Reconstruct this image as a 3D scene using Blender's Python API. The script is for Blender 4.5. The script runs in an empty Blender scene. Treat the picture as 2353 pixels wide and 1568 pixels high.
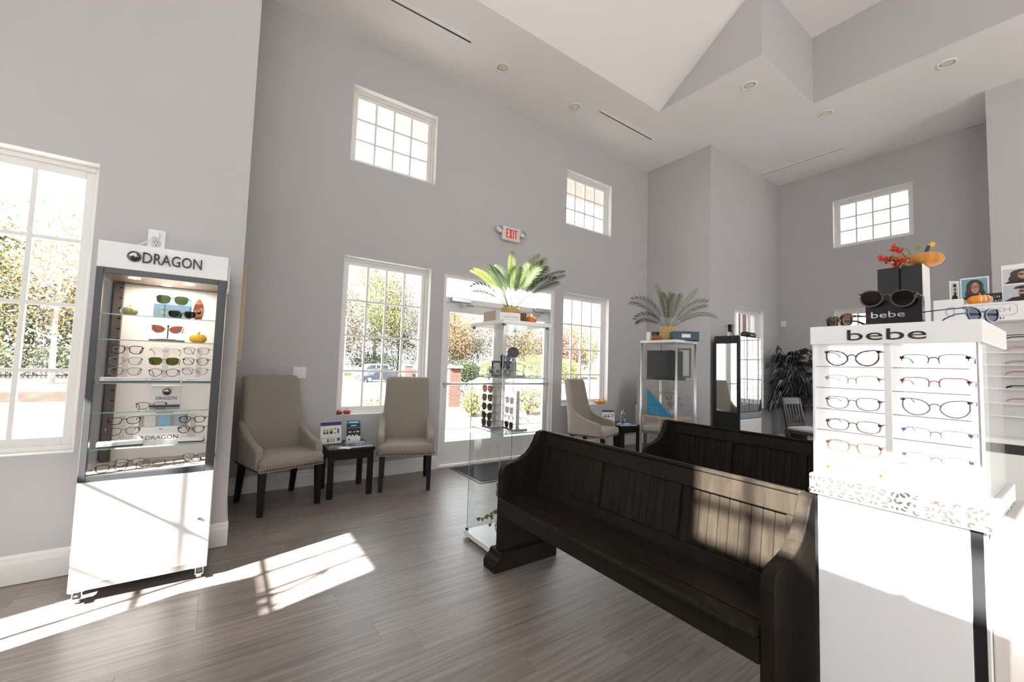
import bpy, bmesh, math, random
from mathutils import Vector, Matrix
random.seed(11)
S = bpy.context.scene
COL = S.collection
PI = math.pi

# ---------------------------------------------------------------- camera
F_PX = 940.76
YAW, PIT, ROLL = (math.radians(a) for a in (55.263, 3.343, 1.782))
_fw = Vector((math.cos(PIT)*math.cos(YAW), math.cos(PIT)*math.sin(YAW), math.sin(PIT)))
_r = Vector((math.sin(YAW), -math.cos(YAW), 0)); _u = _r.cross(_fw)
_R = math.cos(ROLL)*_r + math.sin(ROLL)*_u
_U = -math.sin(ROLL)*_r + math.cos(ROLL)*_u
cam_d = bpy.data.cameras.new('camera'); cam = bpy.data.objects.new('camera', cam_d); COL.objects.link(cam)
cam_d.sensor_fit = 'HORIZONTAL'; cam_d.sensor_width = 36; cam_d.lens = 36*F_PX/2353
cam_d.clip_start = .05; cam_d.clip_end = 400
cam.matrix_world = Matrix((( _R.x,_U.x,-_fw.x,0),(_R.y,_U.y,-_fw.y,0),(_R.z,_U.z,-_fw.z,1.33),(0,0,0,1)))
S.camera = cam

# ---------------------------------------------------------------- sky, sun, exposure
W = bpy.data.worlds.new('sky'); S.world = W; W.use_nodes = True
SKY_STRENGTH = 5.0
bg = W.node_tree.nodes['Background']; bg.inputs[0].default_value = (.93, .965, 1, 1); bg.inputs[1].default_value = SKY_STRENGTH
SUN_DIR = Vector((.962, .274, -.715)).normalized()
sd = bpy.data.lights.new('sun', 'SUN'); sun = bpy.data.objects.new('sun', sd); COL.objects.link(sun)
sd.energy = 85; sd.angle = math.radians(.6); sd.color = (1, .96, .9)
sun.rotation_euler = SUN_DIR.to_track_quat('-Z', 'Y').to_euler(); sun.location = (-8, -3, 9)
VS = S.view_settings
VS.view_transform = 'Standard'; VS.look = 'None'; VS.exposure = .12; VS.gamma = 1; VS.use_curve_mapping = False
CY = S.cycles
CY.use_denoising = True; CY.max_bounces = 12; CY.diffuse_bounces = 7; CY.glossy_bounces = 5
CY.transmission_bounces = 10; CY.transparent_max_bounces = 40; CY.sample_clamp_indirect = 6
CY.caustics_reflective = False; CY.caustics_refractive = False

def portal(name, loc, size, direction):
    l = bpy.data.lights.new(name, 'AREA'); o = bpy.data.objects.new(name, l); COL.objects.link(o)
    l.shape = 'RECTANGLE'; l.size, l.size_y = size; l.cycles.is_portal = True
    o.location = loc; o.rotation_euler = Vector(direction).to_track_quat('-Z', 'Z').to_euler()

# ---------------------------------------------------------------- materials
MATS = {}
def mat(name, col, rough=.5, metal=0, var=.06, scale=12, stretch=(1,1,1), bump=0, spec=.5, coat=0, emit=0, emit_col=None, sheen=0, trans=0):
    if name in MATS: return MATS[name]
    m = bpy.data.materials.new(name); m.use_nodes = True; MATS[name] = m
    n = m.node_tree.nodes; l = m.node_tree.links; p = n['Principled BSDF']
    p.inputs['Roughness'].default_value = rough; p.inputs['Metallic'].default_value = metal
    p.inputs['Specular IOR Level'].default_value = spec; p.inputs['Coat Weight'].default_value = coat
    p.inputs['Coat Roughness'].default_value = .12
    if sheen: p.inputs['Sheen Weight'].default_value = sheen
    tc = n.new('ShaderNodeTexCoord'); mp = n.new('ShaderNodeMapping'); mp.inputs['Scale'].default_value = stretch
    nz = n.new('ShaderNodeTexNoise'); nz.inputs['Scale'].default_value = scale; nz.inputs['Detail'].default_value = 4
    l.new(tc.outputs['Object'], mp.inputs[0]); l.new(mp.outputs[0], nz.inputs['Vector'])
    mx = n.new('ShaderNodeMix'); mx.data_type = 'RGBA'
    mx.inputs[6].default_value = (*[max(0, c*(1-var)) for c in col], 1); mx.inputs[7].default_value = (*[min(1, c*(1+var)) for c in col], 1)
    l.new(nz.outputs['Fac'], mx.inputs[0]); l.new(mx.outputs[2], p.inputs['Base Color'])
    if bump:
        b = n.new('ShaderNodeBump'); b.inputs['Strength'].default_value = bump; b.inputs['Distance'].default_value = .01
        l.new(nz.outputs['Fac'], b.inputs['Height']); l.new(b.outputs[0], p.inputs['Normal'])
    if emit:
        p.inputs['Emission Strength'].default_value = emit; p.inputs['Emission Color'].default_value = (*(emit_col or col), 1)
    if trans:
        out = n['Material Output']; tr = n.new('ShaderNodeBsdfTranslucent'); ms = n.new('ShaderNodeMixShader')
        l.new(mx.outputs[2], tr.inputs[0]); ms.inputs[0].default_value = trans
        l.new(p.outputs[0], ms.inputs[1]); l.new(tr.outputs[0], ms.inputs[2]); l.new(ms.outputs[0], out.inputs[0])
    return m
def glass(name, tint=(1,1,1), ior=1.45, rough=.0, gloss=(1,1,1)):
    if name in MATS: return MATS[name]
    m = bpy.data.materials.new(name); m.use_nodes = True; MATS[name] = m
    n = m.node_tree.nodes; l = m.node_tree.links; n.remove(n['Principled BSDF'])
    t = n.new('ShaderNodeBsdfTransparent'); t.inputs[0].default_value = (*tint, 1)
    g = n.new('ShaderNodeBsdfGlossy'); g.inputs['Roughness'].default_value = rough; g.inputs[0].default_value = (*gloss, 1)
    fr = n.new('ShaderNodeFresnel'); ge = n.new('ShaderNodeNewGeometry'); im = n.new('ShaderNodeMix'); im.inputs[2].default_value = ior; im.inputs[3].default_value = 1/ior
    l.new(ge.outputs['Backfacing'], im.inputs[0]); l.new(im.outputs[0], fr.inputs[0])
    nz = n.new('ShaderNodeTexNoise'); nz.inputs['Scale'].default_value = 3
    ma = n.new('ShaderNodeMath'); ma.operation = 'MULTIPLY_ADD'; ma.inputs[1].default_value = .01; ma.inputs[2].default_value = 0
    ad = n.new('ShaderNodeMath'); ad.operation = 'ADD'
    l.new(nz.outputs['Fac'], ma.inputs[0]); l.new(fr.outputs[0], ad.inputs[0]); l.new(ma.outputs[0], ad.inputs[1])
    ms = n.new('ShaderNodeMixShader'); l.new(ad.outputs[0], ms.inputs[0]); l.new(t.outputs[0], ms.inputs[1]); l.new(g.outputs[0], ms.inputs[2])
    l.new(ms.outputs[0], n['Material Output'].inputs[0])
    return m
def floor_mat():
    m = bpy.data.materials.new('vinyl plank'); m.use_nodes = True
    n = m.node_tree.nodes; l = m.node_tree.links; p = n['Principled BSDF']
    tc = n.new('ShaderNodeTexCoord'); oi = n.new('ShaderNodeObjectInfo')
    off = n.new('ShaderNodeVectorMath'); off.operation = 'MULTIPLY_ADD'; off.inputs[1].default_value = (1,1,1)
    cb = n.new('ShaderNodeCombineXYZ'); ml = n.new('ShaderNodeMath'); ml.operation = 'MULTIPLY'; ml.inputs[1].default_value = 37
    l.new(oi.outputs['Random'], ml.inputs[0]); l.new(ml.outputs[0], cb.inputs[0]); l.new(ml.outputs[0], cb.inputs[1])
    l.new(tc.outputs['Object'], off.inputs[0]); l.new(cb.outputs[0], off.inputs[2])
    mp = n.new('ShaderNodeMapping'); mp.inputs['Scale'].default_value = (.8, 22, 1); l.new(off.outputs[0], mp.inputs[0])
    nz = n.new('ShaderNodeTexNoise'); nz.inputs['Scale'].default_value = 2.2; nz.inputs['Detail'].default_value = 7; nz.inputs['Distortion'].default_value = .5
    l.new(mp.outputs[0], nz.inputs['Vector'])
    cr = n.new('ShaderNodeValToRGB'); e = cr.color_ramp.elements
    e[0].position = .25; e[0].color = (.125,.103,.092,1); e[1].position = .8; e[1].color = (.29,.25,.226,1)
    k = cr.color_ramp.elements.new(.5); k.color = (.2,.17,.153,1)
    l.new(nz.outputs['Fac'], cr.inputs[0])
    hs = n.new('ShaderNodeHueSaturation'); mr = n.new('ShaderNodeMapRange'); mr.inputs[3].default_value = .88; mr.inputs[4].default_value = 1.1
    l.new(oi.outputs['Random'], mr.inputs[0]); l.new(mr.outputs[0], hs.inputs['Value']); l.new(cr.outputs[0], hs.inputs['Color'])
    l.new(hs.outputs[0], p.inputs['Base Color'])
    p.inputs['Roughness'].default_value = .36; p.inputs['Specular IOR Level'].default_value = .45
    b = n.new('ShaderNodeBump'); b.inputs['Strength'].default_value = .06; b.inputs['Distance'].default_value = .004
    l.new(nz.outputs['Fac'], b.inputs['Height']); l.new(b.outputs[0], p.inputs['Normal'])
    return m
def pattern(name, cols, kind='noise', scale=10, rough=.5, spec=.4, pos=None, metal=0, bump=0):
    """colour ramp over a noise / voronoi / wave / brick field"""
    if name in MATS: return MATS[name]
    m = bpy.data.materials.new(name); m.use_nodes = True; MATS[name] = m
    n = m.node_tree.nodes; l = m.node_tree.links; p = n['Principled BSDF']
    p.inputs['Roughness'].default_value = rough; p.inputs['Specular IOR Level'].default_value = spec; p.inputs['Metallic'].default_value = metal
    tc = n.new('ShaderNodeTexCoord')
    if kind == 'noise':
        t = n.new('ShaderNodeTexNoise'); t.inputs['Scale'].default_value = scale; o = t.outputs['Fac']
    elif kind == 'voronoi':
        t = n.new('ShaderNodeTexVoronoi'); t.inputs['Scale'].default_value = scale; o = t.outputs['Distance']
    elif kind == 'wave':
        t = n.new('ShaderNodeTexWave'); t.inputs['Scale'].default_value = scale; t.inputs['Distortion'].default_value = 6; t.inputs['Detail Scale'].default_value = 3; o = t.outputs['Fac']
    elif kind == 'brick':
        t = n.new('ShaderNodeTexBrick'); t.inputs['Scale'].default_value = scale
        t.inputs['Color1'].default_value = (*cols[0], 1); t.inputs['Color2'].default_value = (*cols[1], 1); t.inputs['Mortar'].default_value = (*cols[2], 1)
        t.inputs['Mortar Size'].default_value = .018; t.inputs['Brick Width'].default_value = .42; t.inputs['Row Height'].default_value = .15
        mp = n.new('ShaderNodeMapping'); mp.inputs['Rotation'].default_value = (PI/2, 0, 0)
        l.new(tc.outputs['Object'], mp.inputs[0]); l.new(mp.outputs[0], t.inputs['Vector']); l.new(t.outputs['Color'], p.inputs['Base Color'])
        return m
    elif kind == 'leopard':
        nz = n.new('ShaderNodeTexNoise'); nz.inputs['Scale'].default_value = scale*.9; nz.inputs['Detail'].default_value = 0
        ad = n.new('ShaderNodeVectorMath'); ad.operation = 'MULTIPLY_ADD'; ad.inputs[1].default_value = (.018,)*3
        l.new(nz.outputs['Color'], ad.inputs[0]); l.new(tc.outputs['Object'], ad.inputs[2])
        t = n.new('ShaderNodeTexVoronoi'); t.inputs['Scale'].default_value = scale; t.inputs['Randomness'].default_value = .8; l.new(ad.outputs[0], t.inputs['Vector'])
        n2 = n.new('ShaderNodeTexNoise'); n2.inputs['Scale'].default_value = scale*1.1; n2.inputs['Detail'].default_value = 0; l.new(tc.outputs['Object'], n2.inputs['Vector'])
        d = n.new('ShaderNodeMath'); d.operation = 'SUBTRACT'; d.inputs[1].default_value = .34; l.new(t.outputs['Distance'], d.inputs[0])
        a = n.new('ShaderNodeMath'); a.operation = 'ABSOLUTE'; l.new(d.outputs[0], a.inputs[0])
        th = n.new('ShaderNodeMath'); th.operation = 'MULTIPLY_ADD'; th.inputs[1].default_value = .75; th.inputs[2].default_value = -.25; l.new(n2.outputs['Fac'], th.inputs[0])
        lt = n.new('ShaderNodeMath'); lt.operation = 'LESS_THAN'; l.new(a.outputs[0], lt.inputs[0]); l.new(th.outputs[0], lt.inputs[1])
        mx = n.new('ShaderNodeMix'); mx.data_type = 'RGBA'; mx.inputs[6].default_value = (*cols[0], 1); mx.inputs[7].default_value = (*cols[1], 1)
        l.new(lt.outputs[0], mx.inputs[0]); l.new(mx.outputs[2], p.inputs['Base Color']); return m
    l.new(tc.outputs['Object'], t.inputs['Vector'])
    cr = n.new('ShaderNodeValToRGB'); el = cr.color_ramp.elements
    ps = pos or [i/(len(cols)-1) for i in range(len(cols))]
    el[0].position, el[0].color = ps[0], (*cols[0], 1); el[1].position, el[1].color = ps[-1], (*cols[-1], 1)
    for c, q in zip(cols[1:-1], ps[1:-1]): el.new(q).color = (*c, 1)
    l.new(o, cr.inputs[0]); l.new(cr.outputs[0], p.inputs['Base Color'])
    if bump:
        b = n.new('ShaderNodeBump'); b.inputs['Strength'].default_value = bump; b.inputs['Distance'].default_value = .01
        l.new(o, b.inputs['Height']); l.new(b.outputs[0], p.inputs['Normal'])
    return m

M_WALL = mat('wall paint', (.505,.492,.502), .75, var=.015, scale=3, spec=.2)
M_CEIL = mat('ceiling paint', (.9,.885,.875), .8, var=.01, scale=3, spec=.2)
M_TRIM = mat('white trim paint', (.8,.79,.77), .4, var=.015, scale=6)
M_PANE = glass('window glass', (.97,.98,.98), 1.3)
M_CLEAR = glass('clear display glass', (.985,.992,.989), 1.4)
M_GEDGE = mat('green glass edge', (.25,.45,.4), .15, var=.1, spec=.6)
M_FLOOR = floor_mat()
M_WHITE = mat('white laminate', (.82,.82,.82), .3, var=.01)
M_BLACK = mat('black satin', (.012,.012,.013), .35, var=.2)
M_BLKGLOSS = mat('black gloss', (.008,.008,.009), .1, var=.2)
M_CHROME = mat('chrome', (.75,.75,.76), .18, 1, var=.05)
M_ALU = mat('brushed aluminium', (.6,.61,.62), .32, 1, var=.08, scale=40, stretch=(1,1,.1))
M_LETTER = mat('black lettering', (.01,.01,.01), .4, var=.1)
M_DKFRAME = mat('charcoal metal frame', (.05,.052,.057), .32, .2, var=.1)
M_MIRROR = mat('mirror', (.86,.87,.87), .015, 1, var=.01)
M_ESPRESSO = mat('espresso wood', (.007,.006,.0055), .4, var=.35, scale=6, stretch=(8,8,1), bump=.03, spec=.25)
M_PEW = mat('dark stained pew wood', (.0165,.013,.0098), .4, var=.65, spec=.07, scale=7, stretch=(5,5,.7), bump=.08)
M_FABRIC = mat('beige linen upholstery', (.28,.245,.205), .9, var=.16, scale=220, stretch=(1,1,.35), bump=.25, spec=.15, sheen=.2)
M_PAPER = mat('white paper', (.8,.8,.79), .6, var=.01)

# ---------------------------------------------------------------- mesh helpers
class B:
    def __init__(s): s.bm = bmesh.new()
    def _xf(s, vs, M):
        if M is not None:
            for v in vs: v.co = M @ v.co
    def box(s, x0, x1, y0, y1, z0, z1, bev=0, seg=1, M=None):
        r = bmesh.ops.create_cube(s.bm, size=1); vs = r['verts']
        for v in vs: v.co = Vector(((x0+x1)/2+v.co.x*(x1-x0), (y0+y1)/2+v.co.y*(y1-y0), (z0+z1)/2+v.co.z*(z1-z0)))
        if bev:
            es = list({e for v in vs for e in v.link_edges})
            rr = bmesh.ops.bevel(s.bm, geom=vs+es, offset=bev, segments=seg, affect='EDGES', profile=.5)
            vs = list({v for f in rr['faces'] for v in f.verts} | {v for v in vs if v.is_valid})
        s._xf(vs, M); return s
    def prism(s, pts, axis, a, b, bev=0, M=None, seg=1):
        """2-D outline extruded along an axis: 'x' -> pts are (y,z); 'y' -> (x,z); 'z' -> (x,y)"""
        f = {'x': lambda p, t: (t, p[0], p[1]), 'y': lambda p, t: (p[0], t, p[1]), 'z': lambda p, t: (p[0], p[1], t)}[axis]
        v0 = [s.bm.verts.new(f(p, a)) for p in pts]; v1 = [s.bm.verts.new(f(p, b)) for p in pts]
        fs = [s.bm.faces.new(v0), s.bm.faces.new(v1[::-1])]
        k = len(pts)
        for i in range(k): fs.append(s.bm.faces.new((v0[i], v1[i], v1[(i+1) % k], v0[(i+1) % k])))
        bmesh.ops.recalc_face_normals(s.bm, faces=fs)
        vs = v0+v1
        if bev:
            es = [e for e in {e for v in vs for e in v.link_edges} if len(e.link_faces) == 2 and e.calc_face_angle(0) > .6]
            rr = bmesh.ops.bevel(s.bm, geom=es, offset=bev, segments=seg, affect='EDGES', profile=.5)
            vs = list({v for ff in rr['faces'] for v in ff.verts} | {v for v in vs if v.is_valid})
        s._xf(vs, M); return s
    def tube(s, pts, r, n=8, cap=True, M=None):
        pts = [Vector(p) for p in pts]; k = len(pts)
        rs = r if isinstance(r, (list, tuple)) else [r]*k
        t0 = (pts[1]-pts[0]).normalized()
        up = Vector((0,0,1)) if abs(t0.z) < .9 else Vector((1,0,0))
        a = t0.cross(up).normalized(); rings = []; vs = []
        for i, p in enumerate(pts):
            t = (pts[min(i+1, k-1)]-pts[max(i-1, 0)]).normalized()
            a = (a - t*a.dot(t)).normalized(); b = t.cross(a)
            ring = [s.bm.verts.new(p + (a*math.cos(2*PI*j/n)+b*math.sin(2*PI*j/n))*rs[i]) for j in range(n)]
            rings.append(ring); vs += ring
        for A, C in zip(rings, rings[1:]):
            for j in range(n): s.bm.faces.new((A[j], A[(j+1) % n], C[(j+1) % n], C[j])).smooth = True
        if cap: s.bm.faces.new(rings[0][::-1]); s.bm.faces.new(rings[-1])
        s._xf(vs, M); return s
    def cyl(s, p, q, r, r2=None, n=16): return s.tube([p, q], [r, r if r2 is None else r2], n)
    def lathe(s, prof, n=24, c=(0,0,0), mod=None, M=None, cap=True):
        rings = []; vs = []
        for (r, z) in prof:
            ring = []
            for j in range(n):
                a = 2*PI*j/n; k = mod(a, r, z) if mod else 1
                ring.append(s.bm.verts.new((c[0]+r*k*math.cos(a), c[1]+r*k*math.sin(a), c[2]+z)))
            rings.append(ring); vs += ring
        for A, C in zip(rings, rings[1:]):
            for j in range(n): s.bm.faces.new((A[j], A[(j+1) % n], C[(j+1) % n], C[j])).smooth = True
        if cap: s.bm.faces.new(rings[0][::-1]); s.bm.faces.new(rings[-1])
        s._xf(vs, M); return s
    def sph(s, c, r, u=12, v=8, M=None):
        r = r if isinstance(r, (list, tuple)) else (r, r, r)
        rr = bmesh.ops.create_uvsphere(s.bm, u_segments=u, v_segments=v, radius=1); vs = rr['verts']
        for w in vs: w.co = Vector((c[0]+w.co.x*r[0], c[1]+w.co.y*r[1], c[2]+w.co.z*r[2]))
        for f in {f for w in vs for f in w.link_faces}: f.smooth = True
        s._xf(vs, M); return s
    def poly(s, pts): s.bm.faces.new([s.bm.verts.new(p) for p in pts]); return s
    def mesh(s, name, smooth=False):
        me = bpy.data.meshes.new(name)
        if smooth:
            for f in s.bm.faces: f.smooth = True
        s.bm.to_mesh(me); s.bm.free(); return me
def obj(name, b, m, parent=None, loc=None, rot=None, smooth=False, kind=None, label=None, cat=None, group=None):
    me = b.mesh(name, smooth) if isinstance(b, B) else b
    if m is not None and not me.materials: me.materials.append(m)
    o = bpy.data.objects.new(name, me); COL.objects.link(o)
    if parent is not None: o.parent = parent
    if loc is not None: o.location = loc
    if rot is not None: o.rotation_euler = rot if isinstance(rot, (tuple, list)) else (0, 0, rot)
    for k, v in (('kind', kind), ('label', label), ('category', cat), ('group', group)):
        if v: o[k] = v
    return o
def thing(name, label, cat, loc=(0,0,0), rot=0, group=None, parent=None):
    o = bpy.data.objects.new(name, None); COL.objects.link(o); o.empty_display_size = .05
    o.location = loc; o.rotation_euler = rot if isinstance(rot, (tuple, list)) else (0, 0, rot)
    if label: o['label'] = label
    if cat: o['category'] = cat
    if group: o['group'] = group
    if parent: o.parent = parent
    return o
def dup(root, loc, rot=0, label=None, group=None):
    r = root.copy(); COL.objects.link(r); r.location = loc; r.rotation_euler = rot if isinstance(rot, (tuple, list)) else (0, 0, rot)
    if label: r['label'] = label
    if group: r['group'] = group
    for ch in list(root.children):
        c = ch.copy(); COL.objects.link(c); c.parent = r
        for g in list(ch.children):
            d = g.copy(); COL.objects.link(d); d.parent = c
    return r
def rect(x0, x1, z0, z1): return [(x0,z0),(x1,z0),(x1,z1),(x0,z1)]
def text_mesh(s, w, h=None, depth=.002, name='lettering'):
    """text in the XZ plane facing -Y, left-bottom at the origin, scaled to width w (and height h)"""
    cu = bpy.data.curves.new('t', 'FONT'); cu.body = s; cu.extrude = .05; cu.resolution_u = 3
    o = bpy.data.objects.new('t', cu); COL.objects.link(o)
    dg = bpy.context.evaluated_depsgraph_get(); me = bpy.data.meshes.new_from_object(o.evaluated_get(dg))
    bpy.data.objects.remove(o); bpy.data.curves.remove(cu)
    xs = [v.co.x for v in me.vertices]; ys = [v.co.y for v in me.vertices]
    sx = w/(max(xs)-min(xs)); sy = (h/(max(ys)-min(ys))) if h else sx
    x0, y0 = min(xs), min(ys)
    for v in me.vertices: v.co = Vector(((v.co.x-x0)*sx, -v.co.z/.1*depth, (v.co.y-y0)*sy))
    me.materials.clear(); me.name = name; return me
def text(s, w, h, m, parent, loc, rot=0, depth=.002, name='lettering'):
    return obj(name, text_mesh(s, w, h, depth, name), m, parent, loc, rot)
def letters(s, w, h, m, parent, loc, rot=0, depth=.006, frac=None):
    """each character its own raised letter"""
    me = text_mesh(s, w, h, depth); bm = bmesh.new(); bm.from_mesh(me); seen = set(); isl = []
    for f in bm.faces:
        if f in seen: continue
        st = [f]; seen.add(f); cur = []
        while st:
            g = st.pop(); cur.append(g)
            for e in g.edges:
                for k in e.link_faces:
                    if k not in seen: seen.add(k); st.append(k)
        isl.append(cur)
    for cur in isl:
        b2 = bmesh.new(); mp = {}
        for f in cur: b2.faces.new([mp.setdefault(v, b2.verts.new(v.co)) if v not in mp else mp[v] for v in f.verts])
        m2 = bpy.data.meshes.new('letter'); b2.to_mesh(m2); b2.free(); obj('letter', m2, m, parent, loc, rot)
    bm.free()
# ================================================================ the room
def wall(name, axis, plane, u0, u1, z0, z1, openings, sign, thick=.25, m=None):
    us = sorted({u0, u1, *[o[0] for o in openings], *[o[1] for o in openings]})
    zs = sorted({z0, z1, *[o[2] for o in openings], *[o[3] for o in openings]})
    b = B(); V = {}
    def v(u, d, z):
        k = (round(u, 5), d, round(z, 5))
        if k not in V:
            w = plane + sign*d
            V[k] = b.bm.verts.new((u, w, z) if axis == 'y' else (w, u, z))
        return V[k]
    def solid(i, j):
        if not (0 <= i < len(us)-1 and 0 <= j < len(zs)-1): return False
        uc, zc = (us[i]+us[i+1])/2, (zs[j]+zs[j+1])/2
        return not any(o[0] < uc < o[1] and o[2] < zc < o[3] for o in openings)
    T = thick; fs = []
    for i in range(len(us)-1):
        for j in range(len(zs)-1):
            if not solid(i, j): continue
            a, c, p, q = us[i], us[i+1], zs[j], zs[j+1]
            for d in (0, T): fs.append(b.bm.faces.new((v(a,d,p), v(c,d,p), v(c,d,q), v(a,d,q))))
            if not solid(i-1, j): fs.append(b.bm.faces.new((v(a,0,p), v(a,T,p), v(a,T,q), v(a,0,q))))
            if not solid(i+1, j): fs.append(b.bm.faces.new((v(c,0,p), v(c,T,p), v(c,T,q), v(c,0,q))))
            if not solid(i, j-1): fs.append(b.bm.faces.new((v(a,0,p), v(c,0,p), v(c,T,p), v(a,T,p))))
            if not solid(i, j+1): fs.append(b.bm.faces.new((v(a,0,q), v(c,0,q), v(c,T,q), v(a,T,q))))
    bmesh.ops.recalc_face_normals(b.bm, faces=fs)
    return obj(name, b, m or M_WALL, kind='structure')
WIN_N = [0]
def window(axis, plane, sign, u0, u1, z0, z1, cols, rows, light=True, glass_rect=None):
    WIN_N[0] += 1; w, h = u1-u0, z1-z0
    if axis == 'y': loc, rz = ((u0, plane, z0), 0) if sign > 0 else ((u1, plane, z0), PI)
    else: loc, rz = ((plane, u1, z0), -PI/2) if sign > 0 else ((plane, u0, z0), PI/2)
    def ring(b, i, wd, y0, y1, bev=.003):
        b.box(i, i+wd, y0, y1, i, h-i, bev); b.box(w-i-wd, w-i, y0, y1, i, h-i, bev)
        b.box(i+wd, w-i-wd, y0, y1, i, i+wd, bev); b.box(i+wd, w-i-wd, y0, y1, h-i-wd, h-i, bev)
    b = B(); ring(b, .004, .028, .09, .2); root = obj('window_%d' % WIN_N[0], b, M_TRIM, None, loc, rz, kind='structure')
    s = B(); ring(s, .03, .05, .115, .17); obj('sash', s, M_TRIM, root)
    j = B(); j.box(0, .004, .001, .1, 0, h); j.box(w-.004, w, .001, .1, 0, h); j.box(.004, w-.004, .001, .1, 0, .004); j.box(.004, w-.004, .001, .1, h-.004, h)
    obj('jamb_lining', j, M_TRIM, root)
    gx0, gx1, gz0, gz1 = .078, w-.078, .078, h-.078
    pw, ph = (gx1-gx0)/cols, (gz1-gz0)/rows
    mv = B().box(-.0115, .0115, .122, .158, gz0, gz1, .002).mesh('muntin'); mh = B().box(gx0, gx1, .124, .156, -.0115, .0115, .002).mesh('muntin')
    for i in range(1, cols): obj('muntin', mv, M_TRIM, root, (gx0+i*pw, 0, 0))
    for k in range(1, rows): obj('muntin', mh, M_TRIM, root, (0, 0, gz0+k*ph))
    pm = B().box(.002, pw-.002, .138, .142, .002, ph-.002).mesh('pane')
    for i in range(cols):
        for k in range(rows): obj('pane', pm, M_PANE, root, (gx0+i*pw, 0, gz0+k*ph))
    if light:
        c = (root.matrix_basis @ Vector((w/2, .05, h/2)))
        d = {('y',1):(0,-1,0), ('y',-1):(0,1,0), ('x',1):(-1,0,0), ('x',-1):(1,0,0)}[(axis, sign)]
        portal('window_portal', c, (w-.06, h-.06), d)
    return root
YB, YA, XR, XW, ZC, ZH, XC, XT = 4.80, 3.57, 8.828, 7.84, 5.056, 6.0, .06, 6.345
XL, YK = -2.4, -3.6
LOWZ, UPZ = (.72, 2.505), (3.6, 4.5)
# openings -------------------------------------------------------
lw1, lw2 = (1.013, 2.058, *LOWZ), (4.29, 5.335, *LOWZ)
uw1, uw2 = (1.016, 2.058, *UPZ), (4.305, 5.353, *UPZ)
door = (2.242, 4.108, 0, 2.492)
wa = (-1.775, -.728, .72, 2.516)
s2 = (7.11, 8.155, .68, 2.47)
ru, rl = (1.635, 2.692, 3.597, 4.462), (1.645, 2.69, .7, 2.487)
l1 = (1.639, 2.735, .673, 2.609)            # west windows, out of the picture: they let the sun in
l2 = (-1.161, -.058, 3.719, 4.275)
l4 = (-3.4, -1.75, .5, 5.6)  # added unseen west window, brightens the surfaces that face it
l5 = (1.13, 1.8, 4.95, 5.6)
bk = [(-1.9, -.15, 1.6, 5.2), (4.9, 6.65, .6, 4.9)]   # added unseen glazing behind the camera, brightens the room
wall('wall_front', 'y', YB, XC, XT, -.05, 5.1, [lw1, lw2, uw1, uw2, (door[0], door[1], -.05, door[3])], 1)
wall('wall_front_left', 'y', YA, XL-.25, XC-.25, -.05, 5.3, [wa], 1)
wall('wall_return_left', 'x', XC, YA, YB+.25, -.05, 5.1, [], -1)
wall('wall_return_right', 'x', XT, YA, YB+.25, -.05, 5.1, [], 1)
wall('wall_front_right', 'y', YA, XT+.25, XR+.25, -.05, 5.1, [s2], 1)
wall('wall_right', 'x', XR, .754-.25, YA, -.05, 5.1, [ru, rl], 1)
wall('wall_right_return', 'y', .754, XW+.25, XR, -.05, 5.1, [], -1)
wall('wall_right_near', 'x', XW, YK-.25, .754, -.05, 5.1, [], 1)
wall('wall_left', 'x', XL, YK-.25, YA, -.05, 6.1, [l1, l2, l4, l5], -1)
wall('wall_back', 'y', YK, XL, XW, -.05, 6.1, bk, -1)
window('y', YA, 1, *wa, 4, 4)
window('y', YB, 1, *lw1, 4, 4); window('y', YB, 1, *lw2, 4, 4)
window('y', YB, 1, *uw1, 4, 3); window('y', YB, 1, *uw2, 4, 3)
window('y', YA, 1, *s2, 4, 4)
window('x', XR, 1, *ru, 4, 3); window('x', XR, 1, *rl, 4, 4)
window('x', XL, -1, *l1, 4, 4); window('x', XL, -1, *l2, 4, 2)
window('x', XL, -1, *l4, 2, 4); window('x', XL, -1, *l5, 2, 2)
for o in bk: window('y', YK, -1, *o, 2, 3)
# ceiling: low flat band, slope and high flat part -----------------
Y1, Y2, XA, XB = 3.548, 2.162, 4.935, 6.425
b = B(); Z = ZC; ysl = Y2
for q in ([(-2.7,Y1,Z),(9.1,Y1,Z),(9.1,5.1,Z),(-2.7,5.1,Z)], [(XA,Y2,Z),(9.1,Y2,Z),(9.1,Y1,Z),(XA,Y1,Z)], [(XB,-3.9,Z),(9.1,-3.9,Z),(9.1,Y2,Z),(XB,Y2,Z)],
          [(-2.7,ysl,ZH),(XA,ysl,ZH),(XA,Y1,Z),(-2.7,Y1,Z)], [(-2.7,-3.9,ZH),(XB,-3.9,ZH),(XB,ysl,ZH),(-2.7,ysl,ZH)]):
    b.poly(q)
obj('ceiling', b, M_CEIL, kind='structure')
b = B()
b.poly([(XA,Y1,Z),(XA,Y2,Z),(XA,Y2,ZH)]); b.poly([(XA,Y2,Z),(XB,Y2,Z),(XB,Y2,ZH),(XA,Y2,ZH)]); b.poly([(XB,Y2,Z),(XB,-3.9,Z),(XB,-3.9,ZH),(XB,Y2,ZH)])
obj('wall_soffit', b, M_WALL, kind='structure')
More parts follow.
